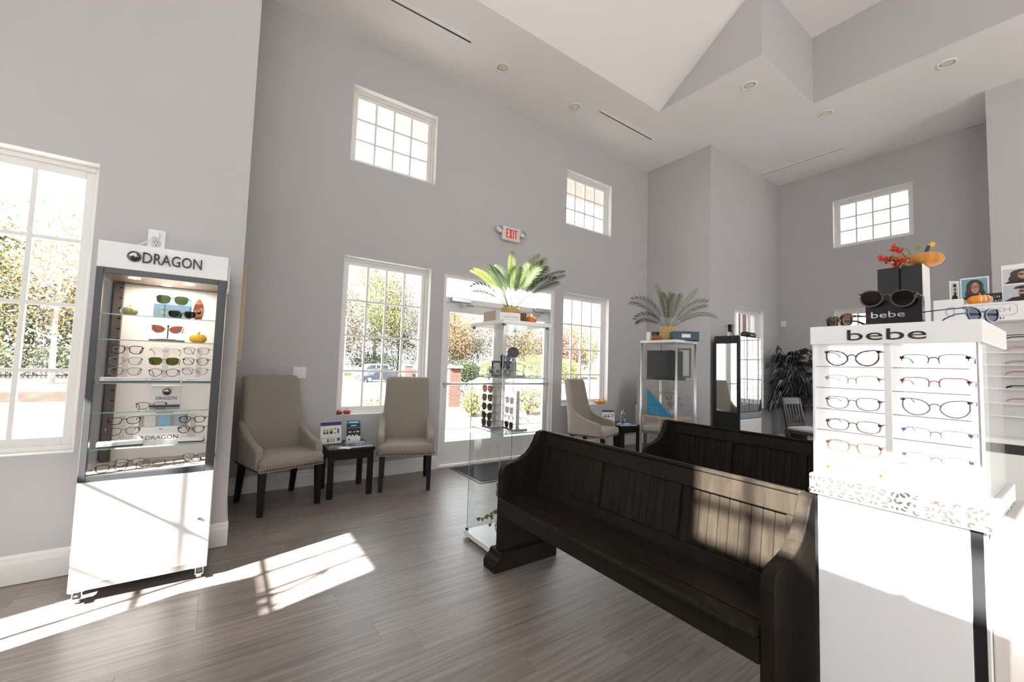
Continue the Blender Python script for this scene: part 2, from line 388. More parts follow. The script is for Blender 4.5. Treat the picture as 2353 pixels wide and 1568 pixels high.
# floor -----------------------------------------------------------
b = B(); b.box(XL-.2, 9.05, YK-.2, YA+.2, -.12, -.003); b.box(XC-.1, XT+.1, YA+.2, YB+.2, -.12, -.003)
fl = obj('floor', b, M_FLOOR, kind='structure')
PW, PL = .182, 1.27
pk = B().box(.0003, PL-.0003, .0002, PW-.0002, -.006, 0, .0004).mesh('plank')
y = -.55; row = 0
while y < YB:
    x0, x1 = (XL, XR) if y+PW < YA else (XC, XT)
    x = x0 - random.uniform(.1, PL-.1)
    while x < x1:
        a, c = max(x, x0), min(x+PL, x1)
        if c-a > .03:
            o = obj('plank', pk, M_FLOOR, fl, (a, y, random.uniform(-.0002, .0002))); o.scale = ((c-a)/PL, min(1, (YB-y)/PW), 1)
        x += PL
    y += PW; row += 1
# baseboards ------------------------------------------------------
def baseboard(name, axis, plane, sign, u0, u1):
    b = B(); prof = [(0,0),(.017,0),(.017,.115),(.013,.135),(.013,.147),(.005,.162),(0,.162)]
    if axis == 'y': b.prism([(plane-sign*p[0], p[1]) for p in prof], 'x', u0, u1)
    else: b.prism([(plane-sign*p[0], p[1]) for p in prof], 'y', u0, u1)
    obj(name, b, M_TRIM, kind='structure')
baseboard('baseboard_front_left', 'y', YA, 1, XL, XC+.017)
baseboard('baseboard_return_left', 'x', XC, -1, YA, YB)
baseboard('baseboard_front_1', 'y', YB, 1, XC, door[0]-.01); baseboard('baseboard_front_2', 'y', YB, 1, door[1]+.01, XT)
baseboard('baseboard_return_right', 'x', XT, 1, YA-.017, YB); baseboard('baseboard_front_right', 'y', YA, 1, XT, XR)
baseboard('baseboard_right', 'x', XR, 1, .76, YA); baseboard('baseboard_right_near', 'x', XW, 1, YK, .754); baseboard('baseboard_left', 'x', XL, -1, YK, YA)
# entrance: double glazed door with transom ------------------------
b = B(); x0, x1, zt = door[0], door[1], door[3]
b.box(x0, x0+.05, YB+.03, YB+.16, 0, zt, .003); b.box(x1-.05, x1, YB+.03, YB+.16, 0, zt, .003); b.box(x0+.05, x1-.05, YB+.03, YB+.16, zt-.05, zt, .003)
b.box(x0+.05, x1-.05, YB+.03, YB+.16, 2.12, 2.19, .003); b.box(x0, x1, YB+.0, YB+.2, -.01, .012, .003)
dr = obj('door_1', b, M_TRIM, kind='structure'); dr['label'] = 'white double entrance door with glass leaves and a transom window'
obj('pane', B().box(x0+.05, x1-.05, YB+.09, YB+.095, 2.19, zt-.05), M_PANE, dr, label='clear transom glass')
c = B(); c.box(x0-.0, x0+.004, YB+.001, YB+.03, 0, zt); c.box(x1-.004, x1, YB+.001, YB+.03, 0, zt); c.box(x0, x1, YB+.001, YB+.03, zt-.004, zt); obj('jamb_lining', c, M_TRIM, dr)
xm = (x0+x1)/2
for i, (a, c) in enumerate(((x0+.053, xm-.003), (xm+.003, x1-.053))):
    g0, g1, z0, z1 = a+.075, c-.105, .31, 2.005
    if i: g0, g1 = a+.105, c-.075
    b = B(); b.box(a, g0, YB+.07, YB+.115, .02, 2.115, .003); b.box(g1, c, YB+.07, YB+.115, .02, 2.115, .003)
    b.box(g0, g1, YB+.07, YB+.115, .02, z0, .003); b.box(g0, g1, YB+.07, YB+.115, z1, 2.115, .003)
    lf = obj('door_leaf', b, M_TRIM, dr)
    obj('pane', B().box(g0, g1, YB+.09, YB+.095, z0, z1), M_PANE, lf)
    h = B(); h.cyl((a+.03, YB+.03, 1.06), (c-.03, YB+.03, 1.06), .014); h.box(a+.02, a+.05, YB+.03, YB+.07, 1.045, 1.075); h.box(c-.05, c-.02, YB+.03, YB+.07, 1.045, 1.075); obj('push_bar', h, M_ALU, lf)
    k = B(); kx = a+.05 if not i else c-.34
    k.box(kx, kx+.29, YB-.03, YB+.03, 2.13, 2.19, .006); obj('door_closer', k, M_ALU, lf)
    k = B(); k.tube([(kx+.12, YB-.01, 2.12), (kx+.3, YB-.05, 2.09), (kx+.16, YB+.04, 2.075)] if not i else [(kx+.17, YB-.01, 2.12), (kx-.01, YB-.05, 2.09), (kx+.13, YB+.04, 2.075)], .009, 6); obj('closer_arm', k, M_CHROME, lf)
portal('door_portal', (xm, YB+.02, 1.25), (1.75, 2.4), (0, -1, 0))
# ceiling fittings -------------------------------------------------
def slot(label, x0, x1, y0, y1):
    t = thing('slot_diffuser', label, 'air diffuser', ((x0+x1)/2, (y0+y1)/2, ZC), group='linear slot diffusers in the ceiling')
    w, d = (x1-x0)/2, (y1-y0)/2; along = w > d
    f = B()
    if along: f.box(-w, w, -d, -d*.35, -.006, 0); f.box(-w, w, d*.1, d, -.006, 0); f.box(-w-.01, -w, -d, d, -.006, 0); f.box(w, w+.01, -d, d, -.006, 0); s = B().box(-w, w, -d*.35, d*.1, -.003, 0)
    else: f.box(-w, -w*.35, -d, d, -.006, 0); f.box(w*.1, w, -d, d, -.006, 0); f.box(-w, w, -d-.01, -d, -.006, 0); f.box(-w, w, d, d+.01, -.006, 0); s = B().box(-w*.35, w*.1, -d, d, -.003, 0)
    obj('flange', f, M_CEIL, t); obj('slot', s, M_BLACK, t)
slot('long dark slot diffuser in the ceiling nearest the top edge', .85, 2.11, 4.02, 4.13)
slot('short dark slot diffuser in the ceiling above the second window', 4.235, 5.45, 4.02, 4.11)
slot('dark slot diffuser in the ceiling running towards the far right window', 8.06, 8.14, 2.3, 3.54)
CANS = [(2.626,4.181,'above the entrance door'), (3.881,4.199,'left of the short slot diffuser'), (5.365,2.504,'beside the soffit corner'), (6.802,2.139,'under the soffit near the far slot diffuser'), (6.795,.937,'at the right under the soffit edge')]
for x, y, s in CANS:
    t = thing('recessed_light', 'round white recessed downlight in the ceiling ' + s, 'ceiling light', (x, y, ZC), group='recessed ceiling lights')
    obj('trim_ring', B().lathe([(.065,-.001),(.095,-.001),(.095,-.008),(.07,-.012),(.065,-.001)], 24, cap=False), M_CEIL, t)
    obj('lens', B().lathe([(.066,-.003),(.04,-.006),(.001,-.007)], 20), mat('downlight lens', (.75,.68,.58), .4), t)
# wall fittings ----------------------------------------------------
t = thing('exit_sign', 'white exit sign with red letters and two emergency lamp heads', 'sign', (3.222, YB, 3.19))
obj('housing', B().box(-.155, .155, -.06, 0, -.1, .1, .02, 3), mat('ivory plastic', (.72,.69,.62), .45), t)
rm = mat('red sign letters', (.62,.01,.02), .4, emit=.2, emit_col=(.9,.02,.03)); q0, q1, lw_ = -.066, .066, .017
def stroke(*polys):
    b = B()
    for p in polys: b.prism(p, 'y', -.0625, -.0598)
    obj('letter', b, rm, t)
stroke(rect(-.09, -.09+lw_, q0, q1), rect(-.09+lw_, -.05, q1-lw_, q1), rect(-.09+lw_, -.055, -.008, .008), rect(-.09+lw_, -.05, q0, q0+lw_))
stroke([(-.042,q0),(-.024,q0),(.012,q1),(-.006,q1)], [(-.006,q0),(.012,q0),(-.024,q1),(-.042,q1)])
stroke(rect(.022, .022+lw_, q0, q1)); stroke(rect(.048, .096, q1-lw_, q1), rect(.064, .064+lw_, q0, q1-lw_))
for s in (-1, 1):
    lp = obj('lamp_head', B().lathe([(.02,-.035),(.045,-.02),(.055,.02),(.05,.03),(.005,.032)], 20, M=Matrix.Translation((s*.2, -.045, .03)) @ Matrix.Rotation(PI/2-.35, 4, 'X')), M_TRIM, t)
    obj('lens', B().lathe([(.048,.031),(.046,.034),(.005,.036)], 20, M=Matrix.Translation((s*.2, -.045, .03)) @ Matrix.Rotation(PI/2-.35, 4, 'X')), M_CHROME, lp)
t = thing('light_switch', 'double rocker light switch on the grey wall behind the left armchair', 'switch', (.634, YB, 1.18))
obj('plate', B().box(-.062, .062, -.006, 0, -.06, .06, .003), M_WHITE, t)
for s in (-1, 1): obj('rocker', B().box(s*.027-.017, s*.027+.017, -.011, -.005, -.034, .034, .002), M_WHITE, t)
t = thing('wall_outlet', 'white wall outlet with a plugged in white cord above the sunglasses cabinet', 'outlet', (-.43, YA, 2.085))
obj('plate', B().box(-.045, .045, -.006, 0, -.07, .07, .003), M_WHITE, t)
o = obj('receptacle', B().lathe([(.001,0),(.024,0),(.024,.004),(.001,.005)], 20, M=Matrix.Translation((.0,-.006,-.022)) @ Matrix.Rotation(PI/2, 4, 'X')), M_TRIM, t)
obj('contact_slots', B().box(-.01, -.006, -.0125, -.009, -.022, -.01).box(.006, .01, -.0125, -.009, -.022, -.01).box(-.003, .003, -.0125, -.009, -.036, -.029), M_BLACK, o)
o = obj('plug', B().box(-.018, .018, -.035, -.006, .01, .05, .006, 2), M_WHITE, t)
obj('cord', B().tube([(-.005,-.03,.02), (-.03,-.05,-.02), (-.08,-.05,-.06), (-.1,-.04,-.16), (-.1,-.03,-.4)], .005, 8), M_WHITE, o)
t = thing('wall_sensor', 'small white sensor box on the far grey wall near the corner', 'sensor', (XR, 3.5, 2.282))
obj('case', B().box(-.03, 0, -.04, .04, -.06, .06, .006, 2), M_WHITE, t); obj('grille', B().box(-.032, -.03, -.025, .025, -.04, -.02), M_TRIM, t)
t = thing('wall_picture', 'tall picture in a pale gold frame hung on the wall return, seen edge on', 'picture', (XC, 4.32, 1.69))
f = B(); f.box(0, .035, -.3, -.27, -.4, .4, .004); f.box(0, .035, .27, .3, -.4, .4, .004); f.box(0, .035, -.27, .27, -.4, -.37, .004); f.box(0, .035, -.27, .27, .37, .4, .004)
obj('frame', f, mat('pale gold', (.5,.42,.27), .4, .3), t); obj('print', B().box(.004, .012, -.27, .27, -.37, .37), M_PAPER, t)
t = thing('power_adapter', 'black power adapter plugged in the wall above the mirrored display', 'adapter', (6.9, YA, 2.03))
obj('outlet_plate', B().box(-.04, .04, -.006, 0, -.1, .05, .002), M_WHITE, t); obj('body', B().box(-.03, .045, -.07, -.006, -.03, .09, .01, 2), M_BLACK, t)
obj('cord', B().tube([(.0,-.05,-.02), (.03,-.06,-.06), (.06,-.06,-.1), (.07,-.07,-.18), (.07,-.08,-.4)], .006, 6), M_BLACK, t)
# ================================================================ cabinets and furniture
def emblem(parent, loc, r, m=M_LETTER, bgm=None, rot=0):
    """round badge: ring, dark disc and a light wing-and-head flourish"""
    t = Matrix.Rotation(PI/2, 4, 'X')
    o = obj('emblem_ring', B().lathe([(r*.9,0),(r,0),(r,.004),(r*.9,.004),(r*.9,0)], 32, M=t, cap=False), m, parent, loc, rot)
    obj('emblem_disc', B().lathe([(.0005,.0),(r*.8,0),(r*.8,.0035),(.0005,.0035)], 32, M=t), m, o)
    w = bgm or M_WHITE; b = B()
    b.prism([(r*x, r*z) for x, z in ((-.7,-.05),(-.62,.35),(-.3,.62),(.05,.68),(.4,.58),(.2,.5),(.5,.3),(.28,.3),(.46,.06),(.2,.12),(.3,-.16),(.06,-.02),(.02,.2),(-.1,.36),(-.02,.05),(-.22,.22),(-.3,-.02),(-.42,.2),(-.52,-.12))], 'y', -.0052, -.0036)
    b.prism([(r*x, r*z) for x, z in ((.34,.2),(.56,.16),(.62,0),(.44,.04))], 'y', -.0052, -.0036)
    obj('emblem_wing', b, w, o); return o
M_CREAM = mat('warm white back panel', (.84,.81,.785), .5, var=.01)
M_WOODIN = mat('walnut laminate', (.16,.1,.065), .4, var=.3, scale=5, stretch=(1,8,1))
M_SLOT = mat('dark slotted standard', (.06,.05,.045), .5)
def dragon():
    x0, x1, D = -.292, .292, .43
    t = thing('display_cabinet', 'white rolling sunglasses cabinet with dark frame and lit glass shelves', 'display cabinet', (-.3185, 3.1, 0))
    obj('header', B().box(x0, x1, -.002, D, 1.797, 1.945, .003), M_WHITE, t)
    h = t.children[0]
    letters('DRAGON', .268, .062, M_LETTER, t, (-.107, -.005, 1.844), depth=.012)
    emblem(t, (-.143, -.004, 1.874), .03)
    f = B(); f.box(x0, x0+.03, 0, .03, .636, 1.797, .002); f.box(x1-.045, x1, 0, .03, .636, 1.797, .002); f.box(x0+.03, x1-.045, 0, .03, 1.765, 1.797, .002); f.box(x0+.03, x1-.045, 0, .03, .636, .668, .002)
    f.box(x0, x0+.02, D-.03, D, .636, 1.797); f.box(x1-.02, x1, D-.03, D, .636, 1.797)
    obj('front_frame', f, M_DKFRAME, t)
    obj('back_panel', B().box(x0+.06, x1, D-.05, D-.03, .668, 1.765), M_CREAM, t)
    s = B(); s.box(x0+.02, x0+.06, D-.09, D-.05, .668, 1.765)
    for z in [.72+i*.063 for i in range(17)]: pass
    st = obj('slotted_standard', s, M_SLOT, t)
    for i in range(17): obj('slot', B().box(x0+.045, x0+.0605, D-.092, D-.089, .72+i*.063, .726+i*.063), M_BLKGLOSS, st)
    obj('ceiling_panel', B().box(x0+.004, x1-.004, .03, D-.03, 1.767, 1.797), M_WOODIN, t)
    obj('floor_panel', B().box(x0+.004, x1-.004, .03, D-.03, .64, .668), mat('greige laminate', (.34,.28,.24), .45, var=.1), t)
    obj('glass_side', B().box(x0+.002, x0+.007, .03, D-.03, .668, 1.765), M_CLEAR, t); obj('glass_side', B().box(x1-.007, x1-.002, .03, D-.03, .668, 1.765), M_CLEAR, t)
    for z in (1.541, 1.399, 1.157, .995, .796):
        o = obj('glass_shelf', B().box(x0+.01, x1-.01, .032, D-.06, z, z+.006), M_CLEAR, t); obj('shelf_edge', B().box(x0+.01, x1-.01, .03, .032, z, z+.006), M_GEDGE, o)
    for x, y in ((-.15,.1), (-.02,.28), (.1,.12)):
        o = obj('downlight', B().lathe([(.026,1.766),(.028,1.764),(.022,1.763),(.001,1.763)], 20, c=(x,y,0)), mat('warm led', (1,.86,.7), .4, emit=9, emit_col=(1,.82,.62)), t)
    obj('base_body', B().box(x0, x1, .018, D, .1, .636, .002), M_WHITE, t)
    d = obj('door', B().box(x0+.001, x1-.001, 0, .017, .1, .634, .002), M_WHITE, t)
    obj('lock', B().cyl((.24, -.006, .358), (.24, .002, .358), .009), M_CHROME, d)
    obj('plinth', B().box(x0, x1, 0, D, .07, .099, .002), mat('silver laminate', (.5,.5,.5), .35, .5), t)
    for x in (x0+.035, x1-.035):
        for y in (.04, D-.05):
            w = B(); w.cyl((x-.012, y, .028), (x+.012, y, .028), .028, n=20); c = obj('caster', w, mat('grey rubber', (.45,.45,.45), .5), t)
            k = B(); k.box(x-.02, x-.014, y-.025, y+.02, .02, .07, .004); k.box(x+.014, x+.02, y-.025, y+.02, .02, .07, .004); k.box(x-.03, x+.03, y-.03, y+.03, .062, .07, .002); k.box(x-.018, x+.018, y-.055, y-.02, .035, .042, .003)
            obj('fork', k, M_CHROME, c)
    lt = bpy.data.lights.new('cabinet_led', 'AREA'); lt.shape = 'DISK'; lt.size = .3; lt.energy = 5.0; lt.color = (1,.83,.66)
    lo = bpy.data.objects.new('cabinet_led', lt); COL.objects.link(lo); lo.parent = t; lo.location = (0, .2, 1.755)
    # black plate with a white label on the side of the header
    obj('side_bracket', B().box(x1, x1+.012, .05, .2, 1.74, 1.9, .003), M_WHITE, t)
    return t
dragon()
# ---- upholstered parsons armchairs
def armchair(label, loc, rz):
    t = thing('armchair', label, 'chair', loc, rz, 'beige upholstered armchairs along the window wall')
    # front faces -Y, seat width .54, front edge at y=0
    def sect(y): return .262 + .012*y
    s = B(); s.box(-.275, .275, -.02, .46, .375, .475, .045, 4); obj('seat', s, M_FABRIC, t, smooth=True)
    r = B(); r.box(-.272, .272, -.01, .47, .36, .40, .008, 2); obj('seat_rail', r, M_FABRIC, t)
    # tall tapering back
    b = B(); V = []
    zs = [(.36, .40, .55, .278), (.50, .41, .56, .276), (.60, .42, .57, .27), (.70, .44, .585, .26), (.80, .462, .60, .253), (.95, .495, .625, .247), (1.08, .525, .645, .245), (1.125, .54, .65, .243), (1.143, .552, .645, .236), (1.152, .572, .63, .222)]
    N = 12
    for z, y0, y1, hw in zs:
        ring = []; rad = .035
        for cx, cy, a0 in ((hw-rad, y1-rad, 0), (-hw+rad, y1-rad, PI/2), (-hw+rad, y0+rad, PI), (hw-rad, y0+rad, 1.5*PI)):
            for k in range(4): a = a0+k*PI/6; ring.append(b.bm.verts.new((cx+rad*math.cos(a), cy+rad*math.sin(a), z)))
        V.append(ring)
    for A, C in zip(V, V[1:]):
        for j in range(16): b.bm.faces.new((A[j], A[(j+1) % 16], C[(j+1) % 16], C[j]))
    b.bm.faces.new(V[0][::-1]); b.bm.faces.new(V[-1]); obj('backrest', b, M_FABRIC, t, smooth=True)
    for sx in (-1, 1):
        a = B(); prof = [(.05,.37),(.05,.50),(.06,.535),(.085,.557),(.12,.567),(.18,.578),(.25,.597),(.32,.622),(.38,.652),(.43,.69),(.47,.74),(.52,.75),(.53,.37)]
        x0, x1 = (.222, .288) if sx > 0 else (-.288, -.222)
        a.prism(prof, 'x', x0, x1, .02, seg=3); obj('arm', a, M_FABRIC, t, smooth=False)
    nl = B()
    for i in range(25): x = -.26+i*.52/24; nl.sph((x, -.021, .382), (.0075,.005,.0075), 7, 5)
    for sx in (-1, 1):
        for i in range(22): nl.sph((sx*.287, .0+i*.52/21, .378), (.005,.0075,.0075), 7, 5)
    obj('nailhead_trim', nl, mat('bronze nailheads', (.03,.022,.016), .35, .6), t, kind='stuff')
    for sx in (-1, 1):
        for fy in (0, 1):
            b = B(); top = (sx*.235, .03 if not fy else .49); bot = (sx*.24, .02 if not fy else .565)
            w0, w1 = .026, .019; vs = []
            for (cx, cy), w, z in ((top, w0, .37), (bot, w1, 0)):
                vs.append([b.bm.verts.new((cx+dx*w, cy+dy*w, z)) for dx, dy in ((-1,-1),(1,-1),(1,1),(-1,1))])
            for j in range(4): b.bm.faces.new((vs[0][j], vs[0][(j+1) % 4], vs[1][(j+1) % 4], vs[1][j]))
            b.bm.faces.new(vs[0]); b.bm.faces.new(vs[1][::-1]); bmesh.ops.recalc_face_normals(b.bm, faces=b.bm.faces[:]); obj('leg', b, M_ESPRESSO, t)
    return t
ch = armchair('beige high back armchair in front of the light switch, next to the wall corner', (.535, 4.085, 0), math.atan2(.146, .499))
dup(ch, (1.572, 4.12, 0), math.atan2(-.168, .481), 'beige high back armchair between the side table and the entrance door')
dup(ch, (4.52, 3.985, 0), math.radians(20), 'beige armchair turned to the right under the window right of the door')
dup(ch, (5.5, 3.86, 0), math.radians(-40), 'beige armchair behind the aluminium glass case, in the far corner')
# ---- side tables
def side_table(label, loc, w=.44, d=.46, h=.47):
    t = thing('side_table', label, 'table', loc, 0, 'black side tables between the armchairs')
    obj('table_top', B().box(-w/2, w/2, 0, d, h-.035, h, .006, 2), M_ESPRESSO, t)
    a = B(); a.box(-w/2+.03, w/2-.03, .025, .045, h-.11, h-.035); a.box(-w/2+.03, w/2-.03, d-.045, d-.025, h-.11, h-.035); a.box(-w/2+.025, -w/2+.045, .03, d-.03, h-.11, h-.035); a.box(w/2-.045, w/2-.025, .03, d-.03, h-.11, h-.035)
    obj('apron', a, M_ESPRESSO, t)
    for sx in (-1, 1):
        for y in (.01, d-.06): obj('leg', B().box(sx*(w/2-.035)-.025, sx*(w/2-.035)+.025, y, y+.05, 0, h-.035, .003), M_ESPRESSO, t)
    return t
tb = side_table('black square side table between the two left armchairs', (1.06, 4.2, 0))
dup(tb, (5.08, 4.07, 0), 0, 'black side table between the two right armchairs', 'black side tables between the armchairs')
# ---- church pews
def pew(label, loc, rz=0):
    """length along Y (0..L), seat front at x=0, back at x=.45"""
    L = 1.69
    t = thing('pew', label, 'bench', loc, rz, 'dark wooden pews')
    end = [(.035,.0+.1),(.035,.60),(.045,.64),(.075,.665),(.13,.675),(.19,.69),(.25,.72),(.29,.76),(.315,.80),(.33,.835),(.35,.862),(.385,.872),(.415,.86),(.43,.83),(.432,.78),(.425,.70),(.43,.5),(.44,.1)]
    for i, y in enumerate((0, L-.05)):
        b = B(); b.prism(end, 'y', y, y+.05, .006, seg=2); e = obj('end_panel', b, M_PEW, t)
        k = B(); k.prism([(-.03,0),(.49,0),(.49,.055),(.475,.075),(.46,.085),(.45,.115),(.02,.115),(.01,.085),(-.012,.07),(-.03,.05)], 'y', y-.045, y+.095, .004); obj('foot', k, M_PEW, e)
    # seat planks
    xs = [0, .1, .21, .32, .43]
    for i in range(4): obj('seat_plank', B().box(xs[i]+.001, xs[i+1]-.001, .05, L-.05, .43, .46, .003 if i else .012, 2), M_PEW, t)
    obj('seat_rail', B().box(.03, .055, .05, L-.05, .345, .43, .003), M_PEW, t)
    # reclined back: frame rails, stiles and recessed boards
    A = math.radians(9); Mx = Matrix.Translation((.335, 0, .45)) @ Matrix.Rotation(A, 4, 'Y')
    bh = .405
    obj('top_rail', B().box(-.012, .03, .05, L-.05, bh-.085, bh, .004, M=Mx), M_PEW, t)
    obj('top_cap', B().box(-.02, .042, .05, L-.05, bh, bh+.018, .006, 2, M=Mx), M_PEW, t)
    obj('bottom_rail', B().box(-.012, .03, .05, L-.05, 0, .065, .004, M=Mx), M_PEW, t)
    st = [.05, .05+(L-.1-.05)/3, .05+2*(L-.1-.05)/3, L-.1]
    for y in st: obj('stile', B().box(-.012, .03, y, y+.05, .065, bh-.085, .003, M=Mx), M_PEW, t)
    for a, c in zip(st, st[1:]):
        n = 10; w = (c-a-.05)/n
        for i in range(n): y = a+.05+i*w; obj('back_board', B().box(.006, .022, y+.0008, y+w-.0008, .06, bh-.08, .003, M=Mx), M_PEW, t)
    return t
pw = pew('dark wooden pew with a sunlit patch on its back, nearest the camera', (1.50, .64, 0))
dup(pw, (2.985, .63, 0), 0, 'dark wooden pew in full shade behind the nearer pew')
# ---- tall glass cases
def glass_case(label, loc, w, d, h, posts, shelves, rz=0, wood=False):
    t = thing('glass_case', label, 'display case', loc, rz)
    obj('top_plate', B().box(-.012, w+.012, -.012, d+.012, h-.028, h, .002), M_WHITE, t)
    obj('base_plate', B().box(-.012, w+.012, -.012, d+.012, .015, .05, .002), M_WHITE, t)
    for x in (.03, w-.03):
        for y in (.03, d-.03): obj('glide', B().cyl((x, y, 0), (x, y, .016), .014), M_BLACK, t)
    g = .006
    for a in ((.008, w-.008, .004, .004+g), (.008, w-.008, d-.004-g, d-.004), (.002, .002+g, .008, d-.008), (w-.002-g, w-.002, .008, d-.008)): obj('glass_panel', B().box(*a, .05, h-.028), M_CLEAR, t)
    if posts:
        for x in (.0, w):
            for y in (.0, d): obj('post', B().cyl((x, y, .05), (x, y, h-.028), .011, n=14), M_ALU, t)
    else:
        e = mat('steel clip', (.1,.1,.11), .3, .8)
        for x in (.006, w-.006):
            for y in (.006, d-.006):
                for z in (.05, h-.045): obj('clip', B().box(x-.01, x+.01, y-.01, y+.01, z, z+.017, .002), e, t)
                obj('edge_strip', B().box(x-.0018, x+.0018, y-.0018, y+.0018, .067, h-.045), mat('polished glass edge', (.55,.6,.58), .12, .4), t)
    for z in shelves:
        o = obj('glass_shelf', B().box(.012, w-.012, .012, d-.012, z, z+.006), M_CLEAR, t)
        obj('shelf_edge', B().box(.010, w-.010, .010, .012, z, z+.006).box(.010, .012, .012, d-.012, z, z+.006), M_GEDGE, o)
    return t
glass_case('tall frameless glass display tower in front of the entrance door', (1.59, 2.40, 0), .41, .44, 1.65, False, (1.232, .838))
c2 = glass_case('tall glass display tower with aluminium corner posts, near the far corner', (3.8, 2.5, 0), .37, .42, 1.645, True, (1.215,), math.radians(2))
obj('wood_shelf', B().box(.014, .356, .014, .406, .805, .83, .002), mat('light oak', (.5,.33,.17), .5, var=.15, scale=5, stretch=(1,8,1)), c2)
# ---- doormat
t = thing('doormat', 'black rubber backed entrance mat in front of the door', 'mat', (3.15, 4.36, 0))
obj('carpet', B().box(-.72, .72, -.34, .34, .001, .010, .002), mat('charcoal mat pile', (.018,.019,.022), .95, var=.4, scale=300, bump=.4), t)
obj('border', B().box(-.76, .76, -.385, .385, 0, .006, .002), M_BLACK, t)
# ---- white eyewear tower with leopard band
def white_tower():
    """front faces -X, width along Y"""
    Wd, D, ZB, ZT, ZG = .381, .44, .938, 1.4895, 1.002
    t = thing('eyewear_tower', 'white lit eyewear tower with leopard print band at the right', 'display stand', (1.631, .178, 0))
    obj('header', B().box(-.009, D+.009, -.004, Wd+.004, 1.429, ZT, .002), M_WHITE, t)
    letters('bebe', .181, .034, M_LETTER, t, (-.0095, .283, 1.4405), -PI/2, depth=.003)
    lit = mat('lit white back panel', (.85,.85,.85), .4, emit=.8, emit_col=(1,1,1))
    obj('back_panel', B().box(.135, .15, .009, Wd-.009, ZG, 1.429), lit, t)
    obj('divider', B().box(.0, .135, Wd/2-.009, Wd/2+.007, ZG, 1.429, .001), M_WHITE, t)
    obj('side_panel', B().box(-.002, D, Wd-.006, Wd, ZG, 1.429), M_WHITE, t)
    obj('rear_body', B().box(.15, D, .008, Wd-.007, ZG, 1.429), M_WHITE, t)
    obj('glass_side', B().box(-.002, D, 0, .004, ZG, 1.429), M_CLEAR, t)
    obj('corner_post', B().box(.0, .005, .007, .011, ZG, 1.429, .0005), mat('clear acrylic post', (.55,.56,.57), .15, .3), t)
    for z in SHELF_Z:
        for a, c in ((.024, Wd/2-.010), (Wd/2+.008, Wd-.008)):
            o = obj('shelf', B().box(.004, .134, a, c, z-.003, z), M_CLEAR, t); obj('shelf_edge', B().box(.002, .004, a, c, z-.002, z), mat('dark shelf edge', (.2,.17,.17), .4), o)
    lb = obj('leopard_band', B().box(-.015, D+.02, -.009, Wd+.009, ZB, ZG, .002), M_WHITE, t)
    rnd = random.Random(4); sp = mat('leopard spot print', (.03,.026,.023), .45, var=.2)
    def rosettes(length, put):
        b = B(); n = int(length/.0235)
        for i in range(n):
            for j in range(3):
                u = (i+.5+rnd.uniform(-.2,.2)+.5*(j % 2))*length/n; w = ZB+.013+j*.0195+rnd.uniform(-.003,.003)
                if not .008 < u < length-.008: continue
                r = rnd.uniform(.0068,.0095); a0 = rnd.uniform(0,6); k = rnd.choice((1,2,2,3))
                for q in range(k):
                    st = a0+q*2*PI/k; sw = (2*PI/k)*rnd.uniform(.5,.78); P = []
                    for e in range(6): P.append((r*rnd.uniform(.95,1.15), st+sw*e/5))
                    for e in range(5,-1,-1): P.append((r*rnd.uniform(.2,.45), st+sw*e/5))
                    b.poly([put(u+rr*math.cos(an)*1.15, min(ZG-.002, max(ZB+.002, w+rr*math.sin(an)))) for rr, an in P])
        return b
    obj('spot_print', rosettes(Wd+.018, lambda u, z: (-.0154, -.009+u, z)), sp, lb, kind='stuff')
    obj('spot_print', rosettes(D+.03, lambda u, z: (-.015+u, -.0094, z)), sp, lb, kind='stuff')
    obj('base_body', B().box(.004, D, .002, Wd-.002, .06, ZB, .002), M_WHITE, t)
    obj('front_panel', B().box(-.004, .004, .033, Wd-.011, .06, ZB-.003, .001), M_WHITE, t)
    mg = mat('black mirror strip', (.02,.02,.022), .08, .3)
    obj('trim_strip', B().box(-.003, .004, .009, .031, .06, ZB-.003), mg, t); obj('trim_strip', B().box(-.003, .004, Wd-.010, Wd-.002, .06, ZB-.003), mg, t)
    obj('side_cabinet', B().box(.02, D+.06, -.028, .001, .1, ZB+.005, .003), mat('blush laminate', (.7,.66,.63), .35), t)
    for x in (.05, D-.02):
        for y in (.03, Wd-.05):
            c = obj('caster', B().cyl((x, y-.012, .03), (x, y+.012, .03), .03, n=18), mat('grey rubber', (.45,.45,.45), .5), t); obj('fork', B().box(x-.02, x+.02, y-.018, y+.018, .045, .062, .003), M_CHROME, c)
    return t
SHELF_Z = (1.358, 1.2885, 1.219, 1.1495, 1.0795)
white_tower()
